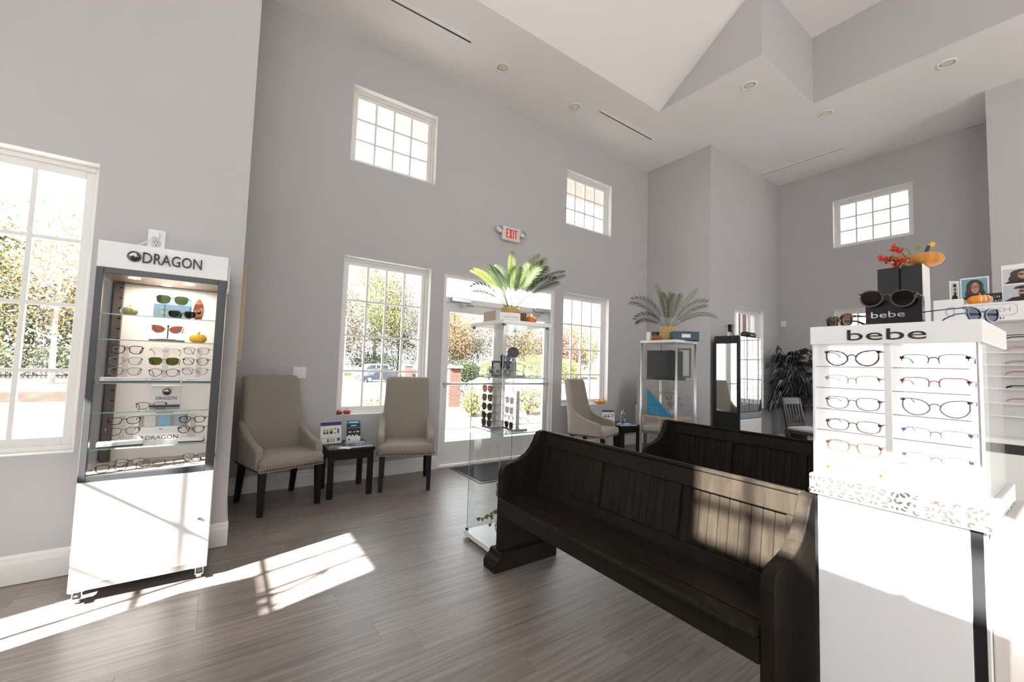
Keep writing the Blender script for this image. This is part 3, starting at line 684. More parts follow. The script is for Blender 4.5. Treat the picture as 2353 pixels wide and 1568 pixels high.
# ---- white wall unit behind it at the right edge
def wall_unit():
    t = thing('eyewear_wall_unit', 'white eyewear wall unit with name header at the right edge', 'display unit', (3.52, -.9, 0))
    Wd = 1.475; D = .4
    obj('base_cabinet', B().box(0, D, 0, Wd, .012, .93, .003), M_WHITE, t)
    obj('ledge', B().box(-.03, D, 0, Wd, .985, 1.012, .002), M_TRIM, t); obj('shadow_gap', B().box(.01, D, 0, Wd, .93, .985), M_BLACK, t)
    obj('rear_panel', B().box(.12, D, 0, Wd, 1.012, 1.66, .002), mat('pale grey panel', (.7,.69,.69), .35), t)
    hd = obj('header', B().box(-.005, D, 0, 1.35, 1.66, 1.765, .003), M_WHITE, t)
    obj('end_block', B().box(-.01, D, 1.35, Wd, 1.65, 1.8, .003), M_WHITE, t)
    # name plate: eight sided outline, lettering and date
    g = mat('grey print', (.42,.42,.43), .5)
    y0, y1, z0, z1, c = 1.152, 1.345, 1.69, 1.752, .014
    o1 = [(y0+c,z0),(y1-c,z0),(y1,z0+c),(y1,z1-c),(y1-c,z1),(y0+c,z1),(y0,z1-c),(y0,z0+c)]
    b = B()
    for p, q in zip(o1, o1[1:]+o1[:1]): b.tube([(-.006, *p), (-.006, *q)], .0009, 4)
    obj('name_outline', b, g, hd)
    text('COACH', .15, .024, g, hd, (-.0062, 1.326, 1.709), -PI/2, .001); text('EST. 1941', .1, .0125, M_LETTER, hd, (-.0062, 1.30, 1.668), -PI/2, .001)
    dl = text('D', .04, .06, mat('pale blue letter', (.45,.48,.58), .4), t, (-.0105, 1.385, 1.695), -PI/2, .003, 'letter'); dl.scale = (-1, 1, 1)
    for z in (1.565, 1.495, 1.425, 1.36, 1.29, 1.21, 1.14): obj('display_bar', B().box(.06, .12, .6, Wd-.06, z-.012, z-.006), M_WHITE, t)
    return t
wall_unit()
t = thing('floor_mat', 'dark ribbed floor mat in the bottom right corner', 'mat', (3.08, -.35, 0))
obj('pad', B().box(-.18, .18, -.6, .6, .001, .010, .003), mat('black ribbed rubber', (.02,.02,.022), .7, var=.3, scale=60, stretch=(8,.3,1), bump=.3), t)
for i in range(12): obj('rib', B().box(-.175+i*.03, -.16+i*.03, -.59, .59, .010, .013, .001), M_BLACK, t)
# ---- mirrored eyewear cabinet
def mirror_cab():
    t = thing('mirrored_cabinet', 'dark wood eyewear cabinet with mirrored faces in the far corner', 'display cabinet', (6.3, 3.1, 0), math.radians(0))
    w, d, h = .68, .38, 1.88
    obj('body', B().box(.006, w-.006, .006, d, .05, h-.002, .002), M_ESPRESSO, t)
    f = B(); f.box(-.004, .006, 0, .035, .05, h, .002); f.box(-.004, .006, d-.035, d, .05, h, .002); f.box(-.004, .006, .035, d-.035, 1.76, h, .002); f.box(-.004, .006, .035, d-.035, .05, .72, .002)
    obj('side_frame', f, M_ESPRESSO, t); obj('side_mirror', B().box(.001, .005, .035, d-.035, .72, 1.76), M_MIRROR, t)
    obj('front_mirror', B().box(.03, w, -.006, .005, .73, h-.01, .002), M_MIRROR, t)
    obj('front_door', B().box(.03, w, -.008, .005, .06, .62, .002), M_WHITE, t); obj('middle_rail', B().box(.03, w, -.004, .005, .63, .72), mat('grey steel', (.35,.36,.38), .4, .5), t)
    for x in (.09, .35, .62):
        o = obj('display_rod', B().cyl((x, -.035, .74), (x, -.035, h-.04), .005, n=8), M_CHROME, t)
        for k in range(9): obj('peg', B().cyl((x-.05, -.045, .85+k*.11), (x+.05, -.045, .85+k*.11), .003, n=6), M_CHROME, o)
    for x in (.05, w-.05):
        for y in (.04, d-.04): obj('foot', B().cyl((x, y, 0), (x, y, .051), .02), M_BLACK, t)
    return t
mirror_cab()
t = thing('speaker_bar', 'black rounded speaker lying on top of the mirrored cabinet', 'speaker', (6.8, 3.2, 1.88))
obj('body', B().tube([(-.16,0,.045),(-.155,0,.045),(.155,0,.045),(.16,0,.045)], [.035,.045,.045,.035], 18), M_BLACK, t); obj('base', B().box(-.13, .13, -.03, .03, 0, .012, .003), M_BLACK, t)
# ---- slat back dining chair
def slat_chair():
    t = thing('dining_chair', 'dark slat back dining chair with a pale seat pad below the palm', 'chair', (7.5, 2.62, 0), math.radians(-12))
    m = mat('dark brown chair wood', (.05,.042,.038), .4, var=.2)
    obj('seat_pad', B().box(-.23, .23, -.24, .2, .445, .495, .022, 3), mat('grey seat cover', (.5,.5,.52), .8), t, smooth=True)
    obj('seat_frame', B().box(-.22, .22, -.22, .2, .40, .446, .004), m, t)
    Mx = Matrix.Translation((0, .2, .42)) @ Matrix.Rotation(-.17, 4, 'X')
    for s in (-1, 1):
        obj('back_post', B().box(s*.205-.018, s*.205+.018, -.015, .02, -.05, .52, .003, M=Mx), m, t)
        obj('leg', B().box(s*.2-.018, s*.2+.018, .17, .205, 0, .41, .003), m, t); obj('leg', B().box(s*.2-.018, s*.2+.018, -.21, -.175, 0, .4, .003), m, t)
    obj('top_rail', B().box(-.187, .187, -.012, .014, .42, .53, .006, M=Mx), mat('chair rail', (.12,.11,.105), .35), t); obj('lower_rail', B().box(-.187, .187, -.01, .012, .06, .12, .003, M=Mx), m, t)
    for i in range(5): x = -.14+i*.07; obj('slat', B().box(x-.014, x+.014, -.005, .007, .12, .42, .002, M=Mx), m, t)
slat_chair()

# ---- added unseen cabinet at the west wall: blocks sun through the lower panes
t = thing('sun_block_cabinet', 'added unseen white cabinet that blocks sun through the lower panes of the left wall window', 'cabinet', (-2.36, 1.72, 0))
obj('body', B().box(0, .36, 0, .63, .06, 1.655, .004), M_WHITE, t); obj('plinth', B().box(.02, .34, .02, .61, 0, .06), M_BLACK, t)
for y in (.004, .317): d = obj('door', B().box(.36, .378, y, y+.309, .07, 1.645, .002), M_WHITE, t); obj('handle', B().box(.378, .39, y+.15, y+.16, .9, 1.05, .002), M_CHROME, d)
t = thing('shadow_caster', 'added unseen driftwood curve that casts the looped shadow on the floor', 'sculpture', (-2.18, 2.0, 1.655)); dw = mat('driftwood', (.2,.15,.11), .8, var=.3)  # added unseen shape, casts the looped shadow into the floor patch
obj('stem', B().tube([(0,.05,0),(0,.02,.12),(.0,-.02,.22),(0,.02,.36),(0,.04,.42)], [.04,.02,.013,.012,.008], 8), dw, t); obj('loop', B().tube([(0,-.01,.1),(0,-.12,.16),(0,-.13,.28),(0,-.03,.38),(0,.03,.41)], [.013,.008,.008,.009,.007], 8), dw, t)
# ================================================================ eyewear
def outline(style, w, h, n=32):
    """one lens outline, outer side at +x, (x,z) about the lens centre"""
    P = []
    for i in range(n):
        a = 2*PI*i/n; c, s_ = math.cos(a), math.sin(a); up, out = s_ > 0, c > 0
        e = {'round': 2., 'oval': 2.5 if up else 2.2, 'rect': 4. if up else 3., 'cat': (4.5 if out else 2.4) if up else 2.2, 'aviator': 3. if up else 2.2, 'square': 3.4 if up else 2.5, 'half': 4. if up else 3.}[style]
        u = math.copysign(abs(c)**(2/e), c); v = math.copysign(abs(s_)**(2/e), s_)
        if style != 'round' and not out: u += .16*max(0, -v)+.05
        if style == 'cat':
            if out: u *= 1-.16*max(0, -v)
            v += .2*u*(1 if up else .3)
        elif style in ('rect', 'half', 'square', 'oval', 'aviator') and out: u *= 1-.08*max(0, -v); v += .05*u
        P.append((u*w/2, v*h/2))
    return P
GCACHE = {}
def gmesh(style, W_, H_, th):
    k = (style, W_, H_, th)
    if k in GCACHE: return GCACHE[k]
    gap = W_*.13; lw = (W_-gap-2*th)/2; cx = gap/2+lw/2+th*.5
    P = outline(style, lw, H_); n = len(P); fr = B()
    def off(p, t):
        L = math.hypot(*p) or 1; return (p[0]+p[0]/L*t, p[1]+p[1]/L*t)
    D = .0025
    for sx in (1, -1):
        idx = range(n) if style != 'half' else range(-1, n//2+1)
        for i in idx:
            if style == 'half' and not (0 <= i % n <= n//2): continue
            p, q = P[i % n], P[(i+1) % n]
            a, b_, c, d = p, q, off(q, th), off(p, th)
            v = [[fr.bm.verts.new((sx*(cx+u[0]), y, u[1])) for u in (a, b_, c, d)] for y in (-D, D)]
            for f in ((v[0][0],v[0][1],v[0][2],v[0][3]), (v[1][3],v[1][2],v[1][1],v[1][0]), (v[0][3],v[0][2],v[1][2],v[1][3]), (v[0][1],v[0][0],v[1][0],v[1][1])): fr.bm.faces.new(f)
        ex = cx+lw/2+th; ez = H_*.3 if style != 'cat' else H_*.5
        fr.box(min(sx*(ex-.006), sx*(ex+.003)), max(sx*(ex-.006), sx*(ex+.003)), -D, .008, ez-.004, ez+.003)
    bz = H_*.2
    fr.tube([(-gap/2-.002, 0, bz-.002), (-gap/4, 0, bz+.003), (gap/4, 0, bz+.003), (gap/2+.002, 0, bz-.002)], max(.0016, th*.55), 6)
    bmesh.ops.recalc_face_normals(fr.bm, faces=fr.bm.faces[:])
    me = {'frame': fr.mesh('frame_front')}
    for sx in (1, -1):
        l = B(); l.prism([(sx*(cx+x), z) for x, z in P], 'y', -.0008, .0008); me[sx] = l.mesh('lens')
        ex = cx+lw/2+th*.9; ez = H_*.3 if style != 'cat' else H_*.5
        tm = B(); tr = max(.0014, th*.5)
        tm.tube([(sx*ex, .006, ez), (sx*(ex+.001), .05, ez), (sx*ex, .095, ez-.001), (sx*(ex-.003), .118, ez-.012), (sx*(ex-.008), .138, ez-.034)], [tr, tr, tr, tr*1.25, tr*1.3], 6); me['t', sx] = tm.mesh('temple')
        ng = 'nose'
    GCACHE[k] = me; return me
L_CLEAR = glass('demo lens', (.96,.96,.97), 1.3)
LENS = {'clear': L_CLEAR, 'dark': glass('dark grey lens', (.13,.13,.135), 1.1), 'brown': glass('brown lens', (.42,.22,.16), 1.2), 'green': glass('green lens', (.3,.36,.1), 1.2),
        'gold': glass('gold green lens', (.28,.25,.12), 1.3, gloss=(1,.9,.5)), 'blue': glass('blue grey lens', (.2,.23,.3), 1.15), 'plum': glass('plum brown lens', (.2,.13,.13), 1.3)}
FR = {'black': mat('black acetate', (.012,.012,.013), .18), 'brown': mat('brown acetate', (.06,.028,.018), .2), 'tort': pattern('tortoiseshell acetate', [(.02,.01,.005),(.03,.014,.006),(.35,.18,.04)], 'noise', 120, .2, pos=[0,.5,.66]),
      'gold': mat('gold wire', (.5,.36,.16), .25, .9), 'grey': mat('grey acetate', (.22,.2,.2), .25), 'clearpink': mat('rose crystal acetate', (.6,.42,.36), .2), 'tan': mat('tan acetate', (.5,.22,.1), .25),
      'red': pattern('red marbled acetate', [(.35,.05,.06),(.6,.25,.25)], 'noise', 150, .2), 'purple': mat('lilac acetate', (.35,.28,.7), .25), 'violet': mat('pale violet wire', (.5,.5,.75), .3, .5), 'navy': mat('blue acetate', (.03,.06,.2), .15), 'smoke': mat('smoke crystal acetate', (.085,.065,.06), .1), 'bluesmoke': mat('smoke blue acetate', (.05,.065,.14), .1), 'silver': mat('gunmetal wire', (.25,.25,.26), .3, .8), 'bronze': mat('bronze wire', (.2,.09,.05), .3, .7)}
def specs(label, loc, rz=0, style='rect', fm='black', lens='clear', W_=.132, H_=.038, th=.0035, tilt=0, cat='glasses', group=None, temples=True, roll=0):
    nm = 'sunglasses' if lens != 'clear' else 'eyeglasses'
    me = gmesh(style, W_, H_, th)
    t = thing(nm, label, nm, loc, (tilt, roll, rz), group)
    f = obj('frame_front', me['frame'], FR[fm], t)
    for sx in (1, -1):
        obj('lens', me[sx], LENS[lens], t)
        if temples: obj('temple', me['t', sx], FR[fm], t)
    return t
G1 = 'eyewear in the white rolling cabinet'
S1 = [(1.348,'top'), (1.284,'middle'), (1.225,'bottom')]
def stand(label, loc, rz, w, h, rows, group, badge=True):
    """white wedge base, clear upright and nose pegs; front faces -Y"""
    t = thing('eyewear_stand', label, 'eyewear stand', loc, rz, group)
    obj('base', B().prism([(-w/2,0),(w/2,0),(w/2,.05),(-w/2,.05)], 'z', .006, .028, .002), M_WHITE, t); obj('base_edge', B().box(-w/2-.001, w/2+.001, -.001, .051, 0, .006), M_BLACK, t)
    m = glass('frosted acrylic', (.86,.86,.87), 1.45, .25)
    u = obj('upright', B().box(-.014, .014, .03, .036, .028, h), m, t)
    for z in rows: obj('peg', B().box(-.009, .009, .004, .03, z-.004, z+.004, .002), m, u)
    if badge: text('DRAGON', w*.34, .006, mat('faded brown print', (.2,.13,.1), .5), t, (-w/2+.02, -.0008, .014), 0, .0006)
    return t
stand('white eyewear stand at the left of the middle cabinet shelf', (-.475, 3.165, 1.163), math.radians(6), .19, .21, (.185,.121,.062), 'white eyewear stands in the cabinet')
stand('white eyewear stand in the centre of the middle cabinet shelf', (-.302, 3.18, 1.163), 0, .15, .21, (.183,.124,.055), 'white eyewear stands in the cabinet')
stand('white eyewear stand at the right of the middle cabinet shelf', (-.145, 3.165, 1.163), math.radians(-6), .14, .21, (.19,.128,.064), 'white eyewear stands in the cabinet')
stand('white eyewear stand at the left of the lowest glass shelf', (-.465, 3.165, .802), math.radians(6), .19, .17, (.144,.085), 'white eyewear stands in the cabinet')
stand('white eyewear stand at the right of the lowest glass shelf', (-.15, 3.165, .802), math.radians(-8), .12, .17, (.136,.076), 'white eyewear stands in the cabinet', False)
for (z, nm), f in zip(S1, ('black', 'grey', 'brown')): specs('%s clear eyeglasses, %s of three on the left stand of the middle cabinet shelf' % ({'black':'thick black','grey':'pale grey','brown':'dark brown'}[f], nm), (-.468, 3.16, z), math.radians(10), 'rect', f, group=G1, H_=.04, th=.004 if f == 'black' else .003)
specs('thin half rim eyeglasses, top of the centre stand of the middle cabinet shelf', (-.303, 3.165, 1.346), 0, 'half', 'silver', group=G1, H_=.032, th=.002)
specs('sunglasses with olive green lenses on the centre stand of the middle cabinet shelf', (-.304, 3.165, 1.287), 0, 'rect', 'tort', 'green', group=G1, H_=.04)
specs('round black eyeglasses, bottom of the centre stand of the middle cabinet shelf', (-.3, 3.165, 1.220), 0, 'oval', 'black', group=G1, H_=.042, th=.0028)
for (z, nm), st in zip(S1, ('rect', 'square', 'rect')): specs('dark slim eyeglasses, %s of three on the right stand of the middle cabinet shelf' % nm, (-.155, 3.16, z+.006), math.radians(-14), st, 'silver' if nm != 'middle' else 'black', group=G1, H_=.038 if nm != 'middle' else .041, th=.0026, W_=.125)
specs('black rectangular eyeglasses, upper pair on the left stand of the lowest glass shelf', (-.455, 3.16, .947), math.radians(12), 'rect', 'black', group=G1, H_=.035)
specs('reddish brown eyeglasses, lower pair on the left stand of the lowest glass shelf', (-.455, 3.16, .888), math.radians(14), 'rect', 'brown', group=G1, H_=.037, th=.003)
specs('black eyeglasses, upper pair on the right stand of the lowest glass shelf', (-.15, 3.16, .94), math.radians(-12), 'rect', 'black', group=G1, H_=.033, W_=.125)
specs('black eyeglasses, lower pair on the right stand of the lowest glass shelf', (-.152, 3.16, .88), math.radians(-12), 'square', 'black', group=G1, H_=.037, W_=.125)
specs('brown eyeglasses standing alone on the fourth cabinet shelf before the white sign', (-.352, 3.24, 1.022), math.radians(4), 'rect', 'brown', group=G1, H_=.036, th=.003)
fz = .668
for i, (x, y, rz, f, s_) in enumerate(((-.49,3.16,.35,'black','leftmost nearest pair, black'), (-.325,3.165,.12,'brown','centre pair, dark brown'), (-.16,3.165,.05,'tort','right front pair, tortoiseshell'), (-.43,3.27,-.1,'brown','left rear pair, brown'), (-.125,3.28,-.15,'tort','right rear pair, amber tortoiseshell'))):
    specs('%s eyeglasses lying on the cabinet floor' % s_, (x, y, fz+.022), rz, 'rect', f, group=G1, tilt=-.25, H_=.036, W_=.128)
# sunglasses, cards, surfboard and pumpkins on the two top shelves
specs('black sunglasses with gold green lenses leaning on the postcard at the cabinet top', (-.288, 3.172, 1.655), math.radians(-3), 'rect', 'black', 'gold', group=G1, H_=.044, W_=.145)
specs('black wraparound sunglasses on the top cabinet shelf beside the small surfboard', (-.235, 3.15, 1.571), math.radians(-8), 'rect', 'black', 'dark', group=G1, H_=.036, W_=.13)
specs('tan framed sunglasses with brown lenses on a black post', (-.305, 3.2, 1.478), 0, 'cat', 'tan', 'brown', group=G1, H_=.04, W_=.138)
t = thing('sunglasses_post', 'low marble base with a thin black post holding the tan sunglasses', 'eyewear stand', (-.302, 3.215, 1.405))
obj('base', B().box(-.082, .082, -.03, .04, 0, .012, .002), mat('grey slate', (.2,.19,.185), .5), t); obj('slab', B().box(-.045, .04, -.034, .02, .012, .018, .002), mat('cream marble', (.7,.66,.6), .4, var=.15), t)
obj('post', B().cyl((0,.002,.012), (0,.002,.095), .003), M_BLACK, t); obj('knob', B().sph((0,.002,.095), .006, 10, 8), M_BLACK, t)
sea = pattern('sea postcard print', [(.0,.2,.12),(.02,.35,.28),(.08,.3,.5),(.75,.85,.9),(.3,.6,.7)], 'noise', 6, .3)
t = thing('photo_card', 'turquoise sea postcard behind the top sunglasses', 'card', (-.285, 3.26, 1.547), 0)
obj('card', B().box(-.085, .085, 0, .003, .0, .15), mat('pale turquoise print', (.25,.55,.62), .3), t); obj('sea_print', B().box(-.085, .085, -.0006, 0, .0, .085), mat('sea blue print', (.03,.2,.42), .3, var=.5, scale=40), t)
text('TUCKY FLOAT', .15, .02, mat('grey blue print', (.2,.35,.4), .5), t, (-.075, -.001, .115), 0, .0005)
t = thing('photo_card', 'green sea postcard in a clear holder on the top cabinet shelf', 'card', (-.29, 3.205, 1.547), 0)
obj('card', B().box(-.085, .08, 0, .003, 0, .082), mat('green sea print', (.01,.22,.15), .25, var=.6, scale=20), t); obj('sky_print', B().box(-.085, .08, -.0006, 0, .055, .082), mat('cloud blue print', (.1,.28,.55), .3, var=.6, scale=40), t)
text('FLOAT', .07, .016, M_PAPER, t, (-.05, -.001, .025), 0, .0005); obj('holder', B().box(-.09, .085, -.004, -.002, 0, .086), M_CLEAR, t)
t = thing('mini_surfboard', 'small orange toy surfboard with painted stripes, standing on the top cabinet shelf', 'surfboard', (-.163, 3.225, 1.547), 0)
P = [(.0,0),(.016,.0),(.026,.035),(.029,.065),(.022,.1),(.010,.128),(0,.138)]; pts = P+[(-x, z) for x, z in P[::-1] if x > 0]
obj('board', B().prism(pts, 'y', 0, .006, .0015), mat('orange varnish', (.72,.32,.05), .25), t)
obj('red_stripe', B().prism([(-.026,.06),(.024,.085),(.020,.103),(-.021,.1)], 'y', -.0008, 0), mat('dark red paint', (.4,.04,.02), .3), t); obj('lower_stripe', B().prism([(-.02,.012),(.022,.03),(.018,.012),(-.0,.004)], 'y', -.0008, 0), mat('dark red paint', (.4,.04,.02), .3), t)
emblem(t, (.002, -.001, .052), .012)
def pumpkin(label, loc, r, hgt, col, stem=(.2,.14,.05), ribs=9, cat='pumpkin', group='small decorative pumpkins', rz=0, stripe=None):
    t = thing('pumpkin', label, cat, loc, rz, group)
    prof = [(.001*1, hgt*.08), (r*.45, 0), (r*.8, hgt*.12), (r, hgt*.42), (r*.93, hgt*.7), (r*.66, hgt*.93), (r*.3, hgt*.98), (r*.06, hgt*.9)]
    obj('body', B().lathe(prof, ribs*5, mod=lambda a, rr, z: 1-.09*abs(math.cos(a*ribs/2))**6), mat('pumpkin skin %.2f %.2f %.2f' % col, col, .35, var=.18, scale=30), t, smooth=True)
    obj('stem', B().tube([(0,0,hgt*.86),(0,0,hgt*1.05),(r*.12,0,hgt*1.22)], [r*.14, r*.09, r*.11], 8), mat('pumpkin stem %.2f' % stem[0], stem, .7, var=.3), t)
    if stripe:
        for k in range(4):
            a = PI+.25+k*.42; b = B(); b.tube([(r*1.0*c*math.cos(a), r*1.0*c*math.sin(a), z) for c, z in ((.62,hgt*.05),(.95,hgt*.25),(1.01,hgt*.45),(.94,hgt*.7),(.66,hgt*.94))], .0028, 5); obj('stripe', b, stripe, t)
    return t
pumpkin('pale green pumpkin with a yellow stem on the top cabinet shelf', (-.478, 3.2, 1.547), .041, .05, (.3,.33,.14), (.75,.45,.08))
pumpkin('bright yellow pumpkin on the second cabinet shelf', (-.153, 3.2, 1.405), .046, .055, (.95,.5,.02), (.25,.3,.08))
pumpkin('dark red pumpkin at the corner of the left window sill', (1.05, 4.835, .724), .038, .045, (.2,.03,.015))
pumpkin('orange red glass pumpkin on the left window sill', (1.137, 4.835, .724), .04, .05, (.4,.06,.02))
pumpkin('dull orange pumpkin on the sill behind the third armchair', (5.16, 4.84, .724), .06, .06, (.55,.2,.04)); pumpkin('golden pumpkin at the sill corner behind the third armchair', (5.265, 4.85, .724), .055, .068, (.75,.34,.03))
pumpkin('orange pumpkin on top of the frameless glass tower', (1.945, 2.55, 1.65), .045, .066, (.68,.15,.025), (.6,.4,.1))
pumpkin('dark orange pumpkin on top of the aluminium glass tower', (3.84, 2.78, 1.645), .05, .06, (.35,.08,.02))
pumpkin('flat orange pumpkin with white stripes on the wall unit header', (3.58, .395, 1.765), .05, .055, (.9,.32,.02), (.3,.25,.1), stripe=mat('cream stripe', (.9,.75,.6), .5))
# white sign and booklet inside the cabinet
t = thing('brand_sign', 'white sign with round badge on the fourth cabinet shelf', 'sign', (-.3, 3.34, 1.001)); obj('panel', B().box(-.072, .072, 0, .02, .012, .135, .002), M_WHITE, t); obj('foot', B().box(-.072, .072, -.004, .024, 0, .012), M_BLACK, t)
emblem(t, (.005, -.002, .095), .022); text('DRAGON', .1, .02, M_LETTER, t, (-.045, -.001, .045), 0, .0008)
t = thing('info_block', 'white information block with three bottles printed on it on the lowest glass shelf', 'sign', (-.305, 3.3, .802))
obj('panel', B().box(-.125, .125, 0, .05, 0, .18, .002), M_WHITE, t); obj('grey_print', B().box(-.105, .125, -.0008, 0, .085, .155), mat('grey bottle print', (.3,.28,.27), .5, var=.3, scale=60), t)
for x, c in ((-.055, (.6,.58,.56)), (.012, (.2,.42,.6)), (.085, (.35,.4,.48))): obj('bottle_print', B().box(x-.026, x+.026, -.0014, -.0008, .088, .152), mat('bottle print %.1f' % c[0], c, .4, var=.5, scale=150), t)
text('DRAGON', .08, .012, M_LETTER, t, (-.03, -.001, .165), 0, .0006); text('1    2    3', .2, .008, M_LETTER, t, (-.1, -.001, .066), 0, .0005)
t = thing('acrylic_sign', 'clear acrylic sign with dark lettering in front of the information block', 'sign', (-.305, 3.235, .802)); obj('plate', B().box(-.115, .1, 0, .004, 0, .052), M_CLEAR, t)
text('DRAGON', .15, .024, M_LETTER, t, (-.062, -.001, .018), 0, .0008); emblem(t, (-.088, -.001, .03), .016)
# ---- the white tower: twelve pairs
G2 = 'eyeglasses in the white lit tower'
XF = 1.648
LC = [('cat','tort','tortoiseshell cat eye eyeglasses, top left pair in the white tower',.043,.0034), ('half','clearpink','rose crystal eyeglasses, left column second row of the white tower',.036,.0022), ('rect','grey','dark grey eyeglasses, left column third row of the white tower',.036,.0022), ('rect','bronze','slim bronze eyeglasses, left column fourth row of the white tower',.033,.002), ('rect','tan','copper rectangular eyeglasses, left column fifth row of the white tower',.034,.002), ('half','gold','gold half rim eyeglasses, left column bottom row of the white tower',.03,.0014)]
RC = [('half','brown','brown half rim eyeglasses, top right pair in the white tower',.034,.0018), ('half','red','red marbled eyeglasses, right column second row of the white tower',.036,.0028), ('cat','grey','grey cat eye eyeglasses, right column third row of the white tower',.043,.0026), ('half','purple','lilac eyeglasses, right column fourth row of the white tower',.032,.0015), ('half','violet','pale violet wire eyeglasses, right column fifth row of the white tower',.03,.0012), ('half','silver','silver wire eyeglasses, right column bottom row of the white tower',.03,.0012)]
for i, zs in enumerate((*SHELF_Z, 1.002)):
    for y, (st, f, lb, h, th) in ((.458, LC[i]), (.272, RC[i])):
        specs(lb, (XF, y, zs+.0015+h/2+th), -PI/2, st, f, W_=.134, H_=h, th=th, group=G2)
# on top of the tower
G5 = 'sunglasses on top of the white tower'
specs('large smoke crystal sunglasses resting on the black name block', (1.672, .375, 1.572), -PI/2, 'oval', 'smoke', 'plum', W_=.128, H_=.046, th=.004, group=G5, roll=math.radians(5))
specs('tortoiseshell sunglasses lying at the left end on top of the white tower', (1.70, .505, 1.5125), -PI/2-.75, 'rect', 'tort', 'plum', W_=.125, H_=.032, th=.0065, group=G5)
specs('blue sunglasses with temples to the left at the right end of the tower top', (1.735, .186, 1.511), -PI/2+1.2, 'cat', 'bluesmoke', 'blue', W_=.122, H_=.035, th=.0035, group=G5)
KT = .725
t = thing('name_block', 'glossy black name block with silver lettering on top of the white tower', 'sign', (1.690, .300, 1.4895)); obj('block', B().box(0, .05, 0, .182, 0, .11, .002), M_BLKGLOSS, t)
letters('bebe', .11, .026, M_CHROME, t, (-.001, .162, .035), -PI/2, .003); t.scale = (KT,)*3
t = thing('gift_box', 'matte black upright box at the left behind the name block', 'box', (1.755, .364, 1.4895)); obj('carton', B().box(0, .1, .0, .072, 0, .268, .002), M_BLACK, t); obj('lid_seam', B().box(-.0006, .1006, -.0006, .0726, .05, .052), M_DKFRAME, t); t.scale = (KT,)*3
t = thing('gift_box', 'matte black upright box with a painted white reflection at the right behind the name block', 'box', (1.755, .308, 1.4895)); obj('carton', B().box(0, .12, .002, .07, 0, .268, .002), M_BLACK, t); obj('white_reflection', B().box(.002, .12, -.001, .002, 0, .268), M_WHITE, t); t.scale = (KT,)*3  # white sheet stands in for the glossy reflection on the right side
# autumn arrangement
t = thing('autumn_arrangement', 'orange velvet pumpkin with silk leaves and red berry sprays', 'decoration', (1.81, .334, 1.6845))
t.scale = (KT,)*3
r, hg = .058, .06; skin = mat('velvet pumpkin', (.5,.2,.025), .75, var=.3, scale=14, sheen=.3)
obj('pumpkin_body', B().lathe([(.001,.005),(r*.5,0),(r*.85,hg*.15),(r,hg*.45),(r*.9,hg*.75),(r*.6,hg*.95),(r*.25,hg*.97),(.002,hg*.88)], 50, c=(.0,-.035,0), mod=lambda a, rr, z: 1-.1*abs(math.cos(a*5))**5), skin, t, smooth=True)
obj('stem', B().tube([(0,-.035,hg*.85),(0,-.037,hg*1.1),(.0,-.044,hg*1.5)], [.013,.007,.006], 8), mat('dark stem', (.04,.035,.03), .8), t)
lm = mat('orange silk leaf', (.62,.26,.05), .7, var=.2, scale=40, trans=.25)
def leaf_shape(s, n=5):
    P = [];
    for i in range(2*n+1):
        a = -PI*.8+PI*1.6*i/(2*n); rr = s*(1 if i % 2 == 0 else .62); P.append((rr*math.sin(a), s*.25+rr*math.cos(a)))
    return [(0, -s*.6)] + P
random.seed(5)
for i in range(11):
    s = random.uniform(.026, .036); M = Matrix.Translation((random.uniform(-.03,.03), .02+random.uniform(-.03,.05), .012+random.uniform(0,.05))) @ Matrix.Rotation(random.uniform(-.9,.3), 4, 'Y') @ Matrix.Rotation(random.uniform(-1.4,1.4), 4, 'X')
    obj('leaf', B().prism(leaf_shape(s), 'z', 0, .0008, M=M @ Matrix.Rotation(random.uniform(0,6), 4, 'Z')), lm, t)
obj('leaf', B().prism(leaf_shape(.013), 'x', 0, .0008, M=Matrix.Translation((0,-.055,.09))), mat('yellow silk leaf', (.75,.42,.03), .7), t); obj('leaf', B().prism(leaf_shape(.012), 'x', 0, .0008, M=Matrix.Translation((0,-.008,.085))), mat('olive silk leaf', (.2,.25,.04), .7), t)
br = mat('red berry', (.55,.03,.015), .3, var=.25)
for path in ([(0,.03,.05),(0,.05,.09),(0,.075,.108)], [(0,.03,.03),(0,.09,.05),(0,.125,.072)], [(0,.03,.03),(0,.055,.04),(0,.07,.012)]):
    st = obj('berry_spray', B().tube(path, .0016, 6), mat('brown twig', (.12,.09,.03), .8), t); bb = B()
    for k in range(34):
        u = random.uniform(.35, 1); p, q, w = (Vector(v) for v in path); c = p.lerp(q, u*2) if u < .5 else q.lerp(w, u*2-1)
        bb.sph(c+Vector([random.uniform(-.011,.011) for _ in range(3)]), .0052, 8, 6)
    obj('berries', bb, br, st, kind='stuff')
obj('curved_stem', B().tube([(0,.075,.112),(0,.05,.105),(0,.025,.09),(0,.015,.065)], .0022, 6), mat('olive stem', (.3,.24,.05), .7), t)
